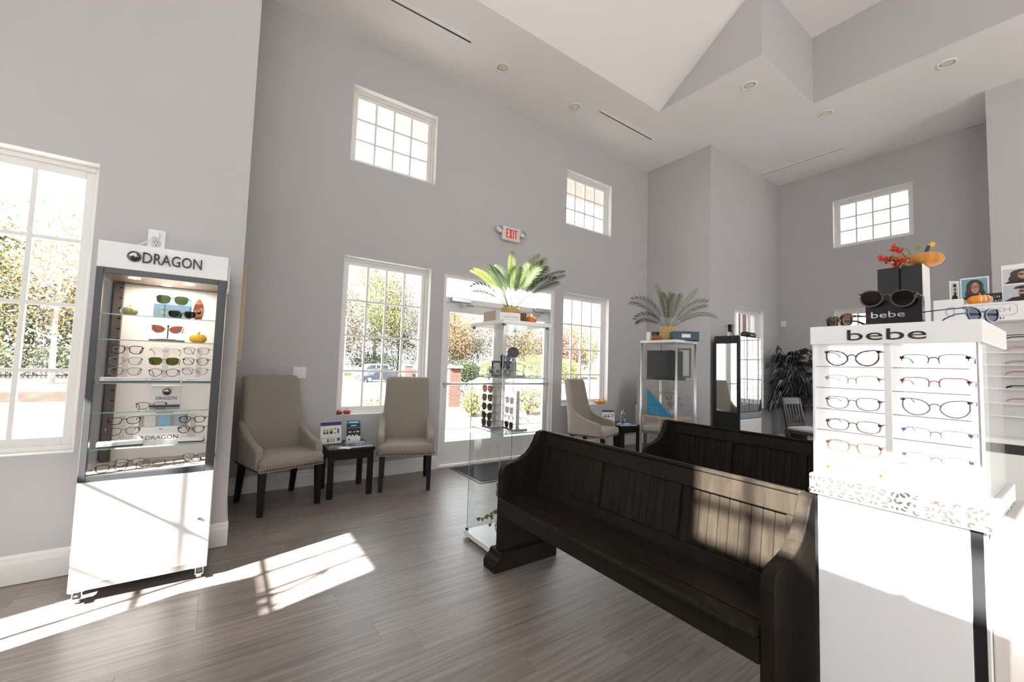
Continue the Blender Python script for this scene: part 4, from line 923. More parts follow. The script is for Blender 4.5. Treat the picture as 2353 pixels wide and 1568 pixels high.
# ---- things on the wall unit
def portrait(parent, y0, y1, z0, z1, bgc, beard=False, shades=False, name='photo'):
    """flat printed portrait in a plane facing -X: background, hair, face, glasses"""
    w, h = y1-y0, z1-z0; yc, zc = (y0+y1)/2, z0+h*.5
    def ell(cy, cz, ry, rz_, n=22, a0=0, a1=2*PI): return [(cy+ry*math.cos(a0+(a1-a0)*i/(n-1)), cz+rz_*math.sin(a0+(a1-a0)*i/(n-1))) for i in range(n-1 if a1-a0 > 6.2 else n)]
    p = obj(name, B().prism(rect(y0, y1, z0, z1), 'x', -.0006, 0), mat('print ground %.2f%.2f' % bgc[:2], bgc, .35, var=.1), parent)
    dark = mat('print dark', (.012,.01,.01), .4); sk = mat('print skin', (.42,.24,.17) if not beard else (.27,.13,.08), .4, var=.25, scale=50); hair = mat('print brown hair', (.045,.022,.015), .4, var=.5, scale=60)
    obj('print_coat', B().prism([(y0+w*.02, z0), (y0+w*.98, z0), (y0+w*.8, z0+h*.22), (yc, z0+h*.3), (y0+w*.15, z0+h*.22)], 'x', -.0012, -.0006), dark, p)
    if not beard: obj('print_hair', B().prism([(yc+w*a, zc+h*b_) for a, b_ in ((-.34,-.42),(-.42,-.2),(-.33,-.02),(-.36,.16),(-.28,.33),(-.12,.43),(.08,.44),(.24,.36),(.31,.2),(.3,.02),(.36,-.16),(.34,-.38),(.16,-.44),(.05,-.3),(-.12,-.3))], 'x', -.0016, -.0012), hair, p)
    obj('print_face', B().prism(ell(yc-w*.03, zc+h*.04, w*.16, h*.27), 'x', -.002, -.0016), sk, p)
    if beard: obj('print_hair', B().prism(ell(yc, zc+h*.24, w*.24, h*.18, 14, 0, PI), 'x', -.0024, -.002), dark, p); obj('print_beard', B().prism(ell(yc-w*.05, zc-h*.08, w*.17, h*.18, 14, PI, 2*PI), 'x', -.0024, -.002), dark, p)
    for s in (-1, 1):
        e = ell(yc-w*.04+s*w*.085, zc+h*.09, w*.068, h*.055)
        if shades: obj('print_glasses', B().prism(e, 'x', -.0026, -.0024), dark, p)
        else:
            b = B()
            for a, c in zip(e, e[1:]+e[:1]): b.tube([(-.0026, *a), (-.0026, *c)], .0009, 4)
            obj('print_glasses', b, dark, p)
t = thing('portrait_card', 'white bordered portrait card of a long haired person in glasses on a blue ground', 'card', (3.62, .36, 1.80), math.radians(0)); obj('card', B().box(0, .003, 0, .115, 0, .135), M_PAPER, t); portrait(t, .006, .109, .004, .128, (.13,.33,.42))
t = thing('folded_card', 'narrow folded portrait card edge beside the blue portrait', 'card', (3.61, .478, 1.80), math.radians(48)); obj('card', B().box(0, .003, 0, .05, 0, .12), M_PAPER, t); portrait(t, .006, .044, .006, .112, (.5,.55,.58), True)
t = thing('black_card', 'small black name card between the two portrait cards', 'card', (3.6, .3, 1.765)); obj('card', B().box(0, .004, 0, .072, 0, .064), M_BLACK, t); text('COACH', .062, .014, M_PAPER, t, (-.0005, .067, .01), -PI/2, .0005)
text('C H', .03, .012, M_PAPER, t, (-.0005, .05, .036), -PI/2, .0005)
t = thing('poster_panel', 'white poster panel with two stacked portraits at the right edge', 'poster', (3.59, .02, 1.765)); obj('panel', B().box(0, .006, 0, .29, 0, .215), M_PAPER, t)
portrait(t, .14, .286, .108, .19, (.55,.55,.55), shades=True); portrait(t, .14, .286, .008, .1, (.5,.53,.56), True, True); text('COACH', .09, .012, M_LETTER, t, (-.0008, .205, .198), -PI/2, .0005)
for i, (z, f, s_) in enumerate(((1.565,'black','thick black'), (1.495,'red','dark red'), (1.425,'silver','two tone grey'), (1.36,'brown','brown'), (1.29,'black','black with brass rivets'), (1.21,'clearpink','pale rose'))):
    specs('%s glasses, row %s from the top on the wall unit bars' % (s_, ('one','two','three','four','five','six')[i]), (3.565, .19, z), 0, 'cat' if i % 2 else 'rect', f, W_=.14, H_=.04, th=.005 if f == 'black' else .003, group='eyewear on the wall unit', tilt=0)
# ---- frameless tower contents
cx = 1.59
G3 = 'sunglasses in the frameless glass tower'
def rack(label, loc, rz, h, n, w=.13, group='clear acrylic eyewear racks'):
    t = thing('eyewear_rack', label, 'eyewear stand', loc, rz, group); m = glass('acrylic rack', (.9,.9,.9), 1.45, .05)
    obj('base', B().box(-w/2, w/2, -.02, .1, 0, .018, .002), mat('smoked acrylic', (.32,.31,.3), .2, var=.1), t); p = obj('back_plate', B().box(-.022, .022, .05, .056, .018, h), mat('milky acrylic', (.66,.66,.66), .3), t)
    for i in range(n): obj('bar', B().box(-.03, .03, .0, .05, .07+i*(h-.09)/max(1, n-1)-.003, .07+i*(h-.09)/max(1, n-1)), m, p)
    return t
rack('acrylic sunglasses rack facing the pew on the lower shelf of the glass tower', (1.665, 2.68, .844), -PI/2, .31, 5, .14)
rack('acrylic sunglasses rack facing left on the lower shelf of the glass tower', (1.765, 2.525, .844), -PI/2-.15, .29, 4, .15)
for i, (z, st, l, f, s_) in enumerate(((1.142,'aviator','brown','black','dark aviator'), (1.076,'square','plum','brown','plum square'), (1.009,'round','dark','black','small round black'), (.94,'cat','dark','black','black cat eye'), (.888,'round','blue','silver','blue grey round'))):
    specs('%s sunglasses, %s on the left rack in the glass tower' % (s_, ('top','second','third','fourth','lowest')[i]), (1.645, 2.68, z), -PI/2+.02, st, f, l, W_=.13, H_=.05, th=.003, group=G3)
for i, (z, st, l, f, s_) in enumerate(((1.066,'square','dark','tort','amber tortoiseshell square'), (.993,'rect','dark','silver','steel rectangular'), (.93,'half','clear','bronze','thin bronze half rim'), (.885,'square','clear','black','black square clear lens'))):
    specs('%s glasses, %s on the right rack in the glass tower' % (s_, ('top','second','third','lowest')[i]), (1.745, 2.525, z), -PI/2-.15, st, f, l, W_=.13, H_=.045, th=.003, group=G3)
rack('mirrored eyewear stand on the upper shelf of the glass tower', (1.72, 2.53, 1.238), -PI/2, .15, 3, .17)
t = thing('picture_board', 'dark square picture frame with small prints behind the upper sunglasses', 'frame', (1.755, 2.63, 1.238), -.55)
f = B(); f.box(-.095, .095, 0, .012, 0, .014); f.box(-.095, .095, 0, .012, .106, .12); f.box(-.095, -.081, 0, .012, .014, .106); f.box(.081, .095, 0, .012, .014, .106); obj('frame', f, M_BLACK, t); obj('print', B().box(-.081, .081, .006, .01, .014, .106), mat('pale print', (.6,.56,.54), .4, var=.3, scale=60), t)
specs('teal edged round sunglasses, top pair on the upper shelf of the glass tower', (1.70, 2.53, 1.379), -PI/2-.02, 'round', 'navy', 'blue', W_=.135, H_=.05, th=.003, group=G3); specs('black round sunglasses, middle pair on the upper shelf of the glass tower', (1.70, 2.53, 1.325), -PI/2-.02, 'round', 'black', 'dark', W_=.135, H_=.05, th=.003, group=G3); specs('black clear lens glasses, lowest pair on the upper shelf of the glass tower', (1.70, 2.53, 1.274), -PI/2-.02, 'square', 'black', 'clear', W_=.135, H_=.042, th=.003, group=G3)
t = thing('vanity_mirror', 'small round dark mirror above the upper sunglasses in the glass tower', 'mirror', (1.79, 2.56, 1.238), -.6); obj('disc', B().lathe([(.001,-.004),(.042,-.004),(.044,0),(.042,.004),(.001,.004)], 28, M=Matrix.Translation((0,0,.185)) @ Matrix.Rotation(PI/2, 4, 'X')), M_BLACK, t); obj('stem', B().cyl((0,0,.0), (0,0,.145), .004), M_CHROME, t); obj('foot', B().lathe([(.001,0),(.03,0),(.03,.005),(.001,.008)], 20), M_CHROME, t)
t = thing('crystal_figurine', 'cut glass figurine with spiky points on the upper glass shelf', 'figurine', (1.63, 2.62, 1.238)); gm = glass('crystal', (.75,.76,.78), 1.7); obj('bowl', B().lathe([(.02,0),(.035,.012),(.03,.035),(.012,.045)], 9), gm, t)
for i in range(7): a = i*.9; obj('spike', B().tube([(0,0,.03), (.02*math.cos(a), .02*math.sin(a), .06+.01*(i % 3)), (.035*math.cos(a+.4), .035*math.sin(a+.4), .075+.012*(i % 3))], [.005,.004,.001], 5), gm, t)
obj('bead', B().sph((.05,-.02,.042), .013, 10, 8), mat('grey bead', (.2,.2,.22), .2), t)
# sign, card, planter and palm on top of the tower
t = thing('brand_block', 'white name block with thin grey lettering in front of the planter', 'sign', (1.652, 2.548, 1.65), math.radians(-17)); obj('block', B().box(0, .16, 0, .012, 0, .072, .001), M_WHITE, t); text('CALVIN KLEIN', .11, .013, mat('grey print', (.42,.42,.43), .5), t, (.025, -.001, .033), 0, .0008)
t = thing('easel_card', 'tan card leaning at the left on top of the frameless glass tower', 'card', (1.615, 2.545, 1.65), math.radians(88)); obj('card', B().box(0, .18, 0, .006, 0, .08), mat('tan card', (.45,.34,.27), .6), t); obj('easel_leg', B().box(.08, .1, -.03, -.026, 0, .06), M_BLACK, t)
basket = pattern('woven gold basket', [(.08,.04,.012), (.42,.25,.07), (.62,.42,.16)], 'voronoi', 90, .45, pos=[0,.25,.7], bump=.6)
def palm(label, loc, r, hb, specs_, planter='round', bare=.4):
    t = thing('potted_palm', label, 'plant', loc)
    if planter: obj('basket', B().lathe([(r*.98,0),(r*1.04,hb*.3),(r*1.04,hb*.8),(r*.98,hb),(r*.85,hb),(r*.8,hb*.85),(.002,hb*.85)], 24, mod=lambda a, rr, z: 1+.02*math.sin(a*12+z*200)), basket, t)
    for (az, el, L, droop, lf, light) in specs_:
        b = B(); dirx = Vector((math.cos(az), math.sin(az), 0)); pts = []; n = 12; z = hb*.85; p = dirx*r*.25+Vector((0,0,z)); e = el
        for i in range(n+1):
            pts.append(p.copy()); p = p+(dirx*math.cos(e)+Vector((0,0,math.sin(e))))*(L/n); e -= droop/n*(i/n*1.6)
        b.tube(pts, [.0028-.0018*i/n for i in range(n+1)], 5)
        side = dirx.cross(Vector((0,0,1))).normalized(); K = 24; tw = random.choice((-1, 1))*random.uniform(.55, 1.0)*abs(math.cos(az-R_))
        for i in range(K):
            u = bare+(1-bare)*i/(K-1); k = min(n-1, int(u*n)); q = pts[k].lerp(pts[k+1], u*n-k); tg = (pts[k+1]-pts[k]).normalized(); up0 = side.cross(tg); up = up0*math.cos(tw)-side*math.sin(tw); sd = side*math.cos(tw)+up0*math.sin(tw)
            ll = lf*(math.sin(PI*min(1, (u-bare+.08)/(1.14-bare)))**.6*.9+.18)
            for s_ in (-1, 1):
                d = (tg*.72+sd*s_*.78+up*.15).normalized(); wv = tg.cross(d).cross(d).normalized()*.0038; wv = (tg-d*tg.dot(d)).normalized()*.0036
                m_ = q+d*ll*.5+up*.004; e_ = q+d*ll-Vector((0,0,ll*.14))
                v = [b.bm.verts.new(c) for c in (q, m_-wv, e_, m_+wv)]; b.bm.faces.new(v)
        obj('frond', b, light, t)
    return t
GRN = mat('dark palm green', (.03,.055,.018), .6, var=.3, trans=.25); SUNLIT = mat('sunlit palm green', (.15,.22,.015), .6, var=.25, trans=.35); MID = mat('mid palm green', (.08,.135,.025), .6, var=.3, trans=.3)  # lime fronds have sunlight put into their leaf colour
# right in the picture is (+.82,-.57) in plan
R_ = math.atan2(-.57, .82)
PALM1 = [(R_+PI, 1.02, .42, .9, .11, SUNLIT), (R_+2.6, 1.25, .40, .5, .12, GRN), (R_+1.6, 1.45, .50, .25, .05, SUNLIT), (R_+.3, 1.22, .50, .55, .12, SUNLIT), (R_-.3, 1.1, .42, .6, .12, GRN), (R_, .85, .50, .9, .09, GRN), (R_+PI-.3, .85, .38, 1.6, .10, GRN), (R_-.5, .75, .42, 1.0, .1, GRN), (R_+.9, 1.2, .40, .8, .12, GRN), (R_-1.4, 1.1, .36, .9, .1, MID), (R_+2.2, 1.0, .36, 1.0, .1, MID), (R_-2.3, 1.15, .36, .8, .1, GRN), (R_+PI+.5, 1.2, .38, .7, .11, MID)]
palm('bright green palm in a woven gold planter on the frameless glass tower', (1.83, 2.67, 1.65), .075, .13, PALM1)
PALM2 = [(R_+2.4, 1.38, .50, .35, .13, MID), (R_+.25, 1.0, .56, .45, .13, SUNLIT), (R_+PI, .98, .50, 1.5, .14, GRN), (R_-.1, .9, .48, 1.2, .13, MID), (R_+PI-.25, .72, .36, 2.1, .11, GRN), (R_-.25, .62, .5, 1.7, .08, GRN), (R_+1.3, 1.3, .46, .7, .14, MID), (R_-1.6, 1.2, .4, 1.0, .13, MID), (R_-2.3, 1.25, .42, .9, .13, GRN)]
palm('leafy palm in a woven planter on the aluminium glass tower', (3.98, 2.72, 1.645), .085, .16, PALM2, bare=.26)
t = thing('woven_box', 'dark woven box beside the orange pumpkin on the glass tower', 'box', (1.825, 2.545, 1.65), math.radians(-17)); obj('box', B().box(0, .06, 0, .05, 0, .08, .003), pattern('dark weave', [(.03,.015,.006),(.2,.11,.04)], 'voronoi', 110, .5, bump=.5), t); obj('rim', B().box(-.002, .062, -.002, .052, .074, .082, .002), pattern('dark weave', [(0,0,0),(0,0,0)]), t)
# vase with ivy
t = thing('ivy_vase', 'blue and white porcelain vase with trailing ivy at the foot of the glass tower', 'vase', (1.76, 2.55, .05))
obj('vase', B().lathe([(.035,0),(.04,.006),(.035,.02),(.07,.05),(.082,.09),(.07,.13),(.04,.155),(.028,.165),(.03,.18),(.026,.18),(.022,.165)], 28), pattern('blue willow glaze', [(.75,.77,.8),(.7,.74,.8),(.02,.05,.25),(.02,.04,.2)], 'noise', 60, .12, pos=[0,.48,.53,1]), t)
iv = mat('ivy leaf green', (.13,.24,.03), .5, var=.35, trans=.3); vine = mat('ivy stem', (.08,.14,.03), .6)
def ivy_leaf(s): return [(0,-s*.55),(s*.35,-s*.5),(s*.55,-.1*s),(s*.3,0),(s*.32,s*.35),(0,s*.75),(-s*.32,s*.35),(-s*.3,0),(-s*.55,-.1*s),(-s*.35,-s*.5)]
for path in ([(0,0,.17),(-.03,.02,.26),(-.05,.03,.33),(-.06,.02,.4)], [(0,0,.17),(-.05,.05,.2),(-.1,.08,.15),(-.15,.1,.14)], [(0,0,.17),(-.06,.0,.22),(-.1,.02,.2),(-.11,.03,.12)]):
    v = obj('vine', B().tube(path, .0018, 5), vine, t)
    for k in range(6):
        u = .25+.75*k/5; i = min(2, int(u*3)); q = Vector(path[i]).lerp(Vector(path[i+1]), u*3-i)
        M = Matrix.Translation(q+Vector((random.uniform(-.015,.0), random.uniform(-.015,.015), random.uniform(-.01,.01)))) @ Matrix.Rotation(-PI/2+.6+random.uniform(-.5,.5), 4, 'Z') @ Matrix.Rotation(PI/2+random.uniform(-.6,.6), 4, 'X') @ Matrix.Rotation(random.uniform(-1.2,1.2), 4, 'Z')
        obj('leaf', B().prism(ivy_leaf(random.uniform(.02,.032)), 'z', 0, .0008, M=M), iv, v)
# ---- aluminium tower contents
t = thing('black_case', 'large black square display board inside the aluminium glass tower', 'display board', (3.825, 2.56, 1.221), math.radians(2)); obj('board', B().box(0, .02, 0, .31, 0, .315, .002), M_BLACK, t); obj('case', B().box(.02, .2, .0, .1, .02, .31, .003), M_BLKGLOSS, t); obj('shelf_lip', B().box(.02, .24, -.01, .1, 0, .03, .002), M_BLACK, t)
t = thing('wooden_frame', 'wood framed white notice leaning inside the aluminium glass tower top', 'frame', (4.13, 2.54, 1.25), math.radians(20)); f = B(); f.box(0, .012, 0, .02, 0, .32); f.box(0, .012, .12, .14, 0, .32); f.box(0, .012, .02, .12, 0, .02); f.box(0, .012, .02, .12, .3, .32); obj('frame', f, mat('brown frame wood', (.2,.13,.09), .5), t); obj('notice', B().box(.003, .009, .02, .12, .02, .3), M_PAPER, t)
t = thing('blue_wedge', 'blue triangular display wedge on the oak shelf of the aluminium glass tower', 'display wedge', (3.86, 2.56, .83), math.radians(2)); obj('wedge', B().prism([(.02,0),(.33,0),(.33,.27)], 'x', 0, .03, .002), mat('bright blue board', (.01,.22,.42), .4), t); obj('foot', B().box(-.01, .08, .01, .335, 0, .012, .002), mat('bright blue board', (.01,.22,.42), .4), t)
rack('clear eyewear rack beside the blue wedge in the aluminium glass tower', (4.02, 2.66, .83), -PI/2+.6, .27, 3, .16)
for i, (y, x, z) in enumerate(((2.72,3.96,1.07), (2.66,3.98,1.02), (2.64,3.98,.96))): specs('thin wire glasses, %s on the rack beside the blue wedge' % ('top','middle','lowest')[i], (x, y, z), -PI/2+.5, 'rect', 'silver' if i else 'black', W_=.14, H_=.036, th=.0022, group='wire glasses in the aluminium glass tower')
for i, z in enumerate((1.03, .955)): specs('round wire glasses facing right, %s in the aluminium glass tower' % ('upper','lower')[i], (4.09, 2.57, z), -.3, 'round', 'silver', W_=.13, H_=.044, th=.0022, group='wire glasses in the aluminium glass tower')
t = thing('storage_box', 'slate blue lidded box with a paper label on the aluminium glass tower', 'box', (3.83, 2.56, 1.645), math.radians(-38)); obj('box', B().box(0, .27, 0, .11, 0, .09, .003), mat('slate blue card', (.035,.075,.125), .6), t); obj('label', B().box(.09, .18, -.001, 0, .028, .066), M_PAPER, t); obj('lid_edge', B().box(-.002, .272, -.0015, .1115, .082, .092, .001), mat('slate blue card', (.035,.075,.125), .6), t)
t = thing('photo_stand', 'small bronze photo frame at the back of the aluminium glass tower top', 'frame', (4.08, 2.60, 1.645), math.radians(-35)); f = B(); f.box(0, .1, 0, .01, 0, .014); f.box(0, .1, 0, .01, .1, .114); f.box(0, .014, 0, .01, .014, .1); f.box(.086, .1, 0, .01, .014, .1); obj('frame', f, mat('bronze frame', (.25,.18,.1), .4, .4), t); obj('photo', B().box(.014, .086, .004, .008, .014, .1), M_PAPER, t)
t = thing('black_tray', 'flat black tray in front of the small bronze frame', 'tray', (4.07, 2.54, 1.645), math.radians(-35)); obj('tray', B().box(0, .12, 0, .05, 0, .03, .004), M_BLACK, t); obj('slot', B().box(.01, .11, .01, .04, .03, .031), M_BLKGLOSS, t)
t = thing('folded_leaflet', 'white folded leaflet standing at the left on the aluminium glass tower', 'leaflet', (3.815, 2.88, 1.645)); obj('page', B().box(0, .002, -.05, 0, 0, .095), M_PAPER, t); obj('page', B().box(0, .05, 0, .002, 0, .095), M_PAPER, t)
t = thing('small_black_box', 'small black box behind the dark orange pumpkin', 'box', (3.93, 2.84, 1.645)); obj('box', B().box(0, .06, 0, .06, 0, .105, .003), M_BLACK, t); obj('lid', B().box(-.002, .062, -.002, .062, .09, .107, .002), M_BLACK, t)
# ---- papers on the side tables
def brochure(label, loc, rz, w, h, head, body, foot, cells):
    t = thing('brochure_stand', label, 'brochure', loc, rz); Mx = Matrix.Rotation(-.16, 4, 'X')
    obj('card', B().box(-w/2, w/2, 0, .004, 0, h, M=Mx), M_PAPER, t); obj('head_print', B().box(-w/2, w/2, -.0008, 0, h*.84, h, M=Mx), head, t)
    if body: obj('body_print', B().box(-w/2, w/2, -.0008, 0, h*.24, h*.84, M=Mx), body, t)
    for x, z, cw, chh, c in cells: obj('pack_print', B().box(x*w-cw*w/2, x*w+cw*w/2, -.0014, -.0008, z*h, (z+chh)*h, M=Mx), c, t)
    obj('prop', B().box(-.02, .02, .004, .06, 0, .004), M_PAPER, t); return t
nb, or_, gr, wh = mat('navy print', (.015,.02,.09), .4), mat('orange print', (.75,.35,.03), .4), mat('green print', (.25,.4,.2), .4), M_PAPER
cells = [(x, .45, .1, .1, nb) for x in (-.32,-.18)]+[(x, .54, .1, .14, gr) for x in (-.32,-.18)]+[(0, .45, .15, .12, nb), (0, .57, .15, .13, or_), (.19, .46, .1, .04, M_BLACK), (.19, .66, .1, .04, M_BLACK), (.34, .46, .09, .22, mat('blue pack print', (.03,.12,.25), .4)), (-.15,.06,.09,.16,mat('blue pack print',(.03,.12,.25),.4)), (.0,.06,.12,.16,or_), (.13,.06,.08,.16,gr), (.0,.26,.98,.008,nb), (.36,.1,.15,.14,mat('dark grey print', (.08,.08,.1), .5))]
brochure('white and navy product brochure standing at the left on the left side table', (.925, 4.52, .47), math.radians(6), .205, .215, nb, None, None, cells)
cells2 = [(-.25,.42,.2,.05,wh), (.05,.43,.17,.03,wh), (.3,.42,.18,.06,wh), (0,.72,.4,.05,wh), (0,.64,.95,.008,wh), (-.3,.24,.2,.06,wh), (-.05,.24,.15,.06,wh), (.22,.24,.2,.06,wh), (-.3,.05,.12,.08,mat('dark grey print', (.08,.08,.1), .5)), (0,.88,.6,.05,wh)]
brochure('dark navy brochure with a teal head standing at the right on the left side table', (1.15, 4.55, .47), math.radians(-4), .14, .22, mat('teal print', (.01,.25,.42), .4), mat('dark navy print', (.012,.02,.04), .4), None, cells2)
brochure('navy headed product brochure on the right side table', (4.95, 4.42, .47), math.radians(-25), .2, .2, nb, None, None, [c for c in cells if c[1] > .3])
def paper(name, label, loc, rz, w, d, h, m, extra=None):
    t = thing(name, label, 'magazine' if name == 'magazine' else 'card', loc, rz); obj('pages', B().box(0, w, 0, d, 0, h*.8), M_PAPER, t); obj('cover', B().box(0, w, 0, d, h*.8, h), m, t)
    for (a, b_, c, e, mm) in extra or (): obj('cover_print', B().box(a*w, b_*w, c*d, e*d, h, h+.0006), mm, t)
    return t
paper('magazine', 'dark blue magazine at the front right of the left side table', (1.04, 4.225, .47), math.radians(4), .22, .14, .014, mat('night blue cover', (.05,.07,.12), .25, var=.5, scale=25), [(.3,.6,.4,.5,wh)])
paper('magazine', 'pale blue magazine behind the dark one on the left side table', (1.04, 4.38, .47), math.radians(-6), .19, .12, .008, mat('pale blue cover', (.4,.48,.6), .25, var=.5, scale=30), [(.1,.4,.2,.4,nb)])
paper('leaflet', 'white and green appointment card on the left side table', (.93, 4.235, .47), math.radians(-35), .11, .09, .003, M_PAPER, [(.1,.9,.05,.3,mat('lime print', (.35,.5,.1), .4))]); paper('leaflet', 'grey leaflet with red print at the left of the side table', (.865, 4.335, .47), math.radians(-25), .11, .07, .003, mat('grey leaflet', (.16,.15,.15), .4), [(.3,.7,.3,.6,mat('red print', (.45,.08,.08), .4))])
paper('magazine', 'bright blue magazine on the right side table', (4.92, 4.14, .47), math.radians(-20), .26, .16, .012, mat('sky blue cover', (.04,.2,.42), .25, var=.6, scale=20), [(.4,.8,.5,.8,wh)])
t = thing('table_lamp', 'small arched chrome reading lamp on the right side table', 'lamp', (5.12, 4.3, .47)); obj('arc', B().tube([(-.03,0,0),(-.035,0,.08),(-.02,0,.16),(.01,0,.2)], .004, 6), M_CHROME, t); obj('arm', B().tube([(.01,0,.2),(.05,0,.13),(.08,0,.02)], [.009,.01,.009], 8), M_CHROME, t)
for k in range(4): obj('dark_segment', B().cyl((.018+k*.018,-.001,.185-k*.04), (.026+k*.018,-.001,.17-k*.042), .0105, n=8), M_BLACK, t)
obj('foot', B().box(-.05, .1, -.04, .04, 0, .006, .002), M_CHROME, t)
# ---- big dark palm in the far corner
def floor_palm():
    t = thing('floor_palm', 'tall dark leafy artificial palm in the far corner', 'plant', (8.38, 3.14, 0)); random.seed(3)
    obj('pot', B().lathe([(.13,0),(.17,.3),(.17,.32),(.15,.32),(.14,.26),(.002,.26)], 20), M_BLACK, t)
    tr = mat('palm cane', (.06,.05,.035), .8); lf = [mat('blackish palm leaf', (.009,.013,.009), .5, var=.4, trans=.1), mat('teal dark palm leaf', (.008,.022,.018), .4, var=.4, trans=.1)]
    for i in range(4): a = i*1.6; obj('cane', B().tube([(.05*math.cos(a), .05*math.sin(a), .26), (.07*math.cos(a), .07*math.sin(a), .9), (.12*math.cos(a), .12*math.sin(a), 1.5)], .013, 7), tr, t)
    for i in range(120):
        a = random.uniform(0, 2*PI); z = random.uniform(.72, 1.6); el = random.uniform(.1, 1.1) if z > 1.25 else random.uniform(-.3, .5); b = B()
        base = Vector((.09*math.cos(a), .09*math.sin(a), z)); L = random.uniform(.08, .24); d = Vector((math.cos(a)*math.cos(el), math.sin(a)*math.cos(el), math.sin(el))); tip = base+d*L; b.tube([base, base+d*L*.6, tip], .004, 4)
        s_ = d.cross(Vector((0,0,1))).normalized()
        for k in range(8):
            th = -1.2+2.4*k/7; dd = (d*math.cos(th)+s_*math.sin(th)).normalized(); ll = random.uniform(.16, .27); w = (s_*math.cos(th)-d*math.sin(th))*.016
            m_ = tip+dd*ll*.45+Vector((0,0,.012)); e_ = tip+dd*ll*.85-Vector((0,0,ll*random.uniform(.4,.9))); v = [b.bm.verts.new(c) for c in (tip, m_-w, e_, m_+w)]; b.bm.faces.new(v)
        obj('frond', b, lf[i % 6 == 0], t)
floor_palm()
# ================================================================ outside the windows
GZ = -.15
GF = -.95
M_PAVE = mat('pale concrete paving', (.3,.29,.28), .9, var=.08, scale=1.5)
M_ASPH = mat('worn asphalt', (.16,.16,.16), .9, var=.08, scale=.6)
M_MULCH = mat('pine straw mulch', (.075,.055,.042), .95, var=.4, scale=6, bump=.3)
M_GRASS = mat('autumn lawn', (.08,.09,.03), .95, var=.4, scale=3, bump=.3)
obj('ground', B().box(-90, 120, -60, 5.2, GZ-.2, GZ-.02).box(-120, 160, 55, 160, GF-.2, GF-.02), M_PAVE, kind='structure')
obj('parking_lot', B().prism([(5.05,GZ-.01),(12,GZ-.01),(36,GF),(62,GF),(62,GF-.3),(5.05,GF-.3)], 'x', -80, 120), M_ASPH, kind='structure')
obj('walkway', B().box(-4, 12, 5.05, 8.2, GZ, GZ+.02), M_PAVE, kind='structure')
obj('planting_bed', B().box(2.5, 18, 8.2, 12.2, GZ, GZ+.04), M_MULCH, kind='structure')
obj('tree_lawn', B().box(-40, -1, 21, 36, GF-.1, GZ+.05), M_MULCH, kind='structure')
obj('verge', B().box(-10, 110, 56, 80, GF-.01, GF+.1), M_GRASS, kind='structure')
# eaves and a wing of the building outside the west windows
M_EAVE = mat('tan eave paint', (.55,.46,.4), .8)
obj('roof_eave_front', B().box(-3, 6.6, YB+.25, YB+.95, 4.62, 4.8).box(-3, 6.6, YB+.93, YB+.97, 4.6, 4.9), M_EAVE, kind='structure')
obj('roof_eave_right', B().box(XR+.25, XR+.8, -4, 4.2, 4.7, 4.85), M_EAVE, kind='structure')
BRK = pattern('red brick', [(.085,.022,.016), (.11,.035,.024), (.13,.12,.11)], 'brick', 2.4, .85)
def brick_pier(label, loc, w, h):
    t = thing('brick_pier', label, 'pillar', loc); obj('shaft', B().box(-w/2, w/2, -w/2, w/2, 0, h), BRK, t); obj('cap', B().box(-w/2-.06, w/2+.06, -w/2-.06, w/2+.06, h, h+.1, .02), M_PAVE, t)
brick_pier('red brick pier with a pale cap seen through the left door glass', (6.2, 12.35, GZ), .42, 1.3)
brick_pier('red brick pier seen through the far right lower window', (10.68, 4.9, GZ), .5, 4.2)
brick_pier('distant red brick pier behind the parked car', (19.5, 52, GF), 1.0, 1.7)
obj('brick_wall', B().box(20.4, 29, 53, 53.5, GF, GF+1.1).box(20.3, 29.1, 52.95, 53.55, GF+1.1, GF+1.25), BRK, label='low distant brick wall with a red sign beside the parking lot', cat='wall')
import numpy as np
def leaf_mesh(clusters, s, seed):
    """loose quads scattered through ellipsoids: (centre, radii, count)"""
    g = np.random.default_rng(seed); out = []
    for c, r, n in clusters:
        p = g.normal(size=(n, 3)); p /= np.linalg.norm(p, axis=1, keepdims=True); p *= (g.uniform(.05, 1, (n, 1))**.45)
        q = np.array(c)+p*np.array(r); a = g.normal(size=(n, 3)); a /= np.linalg.norm(a, axis=1, keepdims=True); e = np.cross(a, g.normal(size=(n, 3))); e /= np.linalg.norm(e, axis=1, keepdims=True)+1e-9
        k = g.uniform(.6, 1.3, (n, 1))*s; a *= k; e *= k*.6; out.append(np.stack((q-a, q+e, q+a, q-e), 1))
    v = np.concatenate(out).reshape(-1, 3); me = bpy.data.meshes.new('foliage'); me.from_pydata(v.tolist(), [], np.arange(len(v)).reshape(-1, 4).tolist()); return me
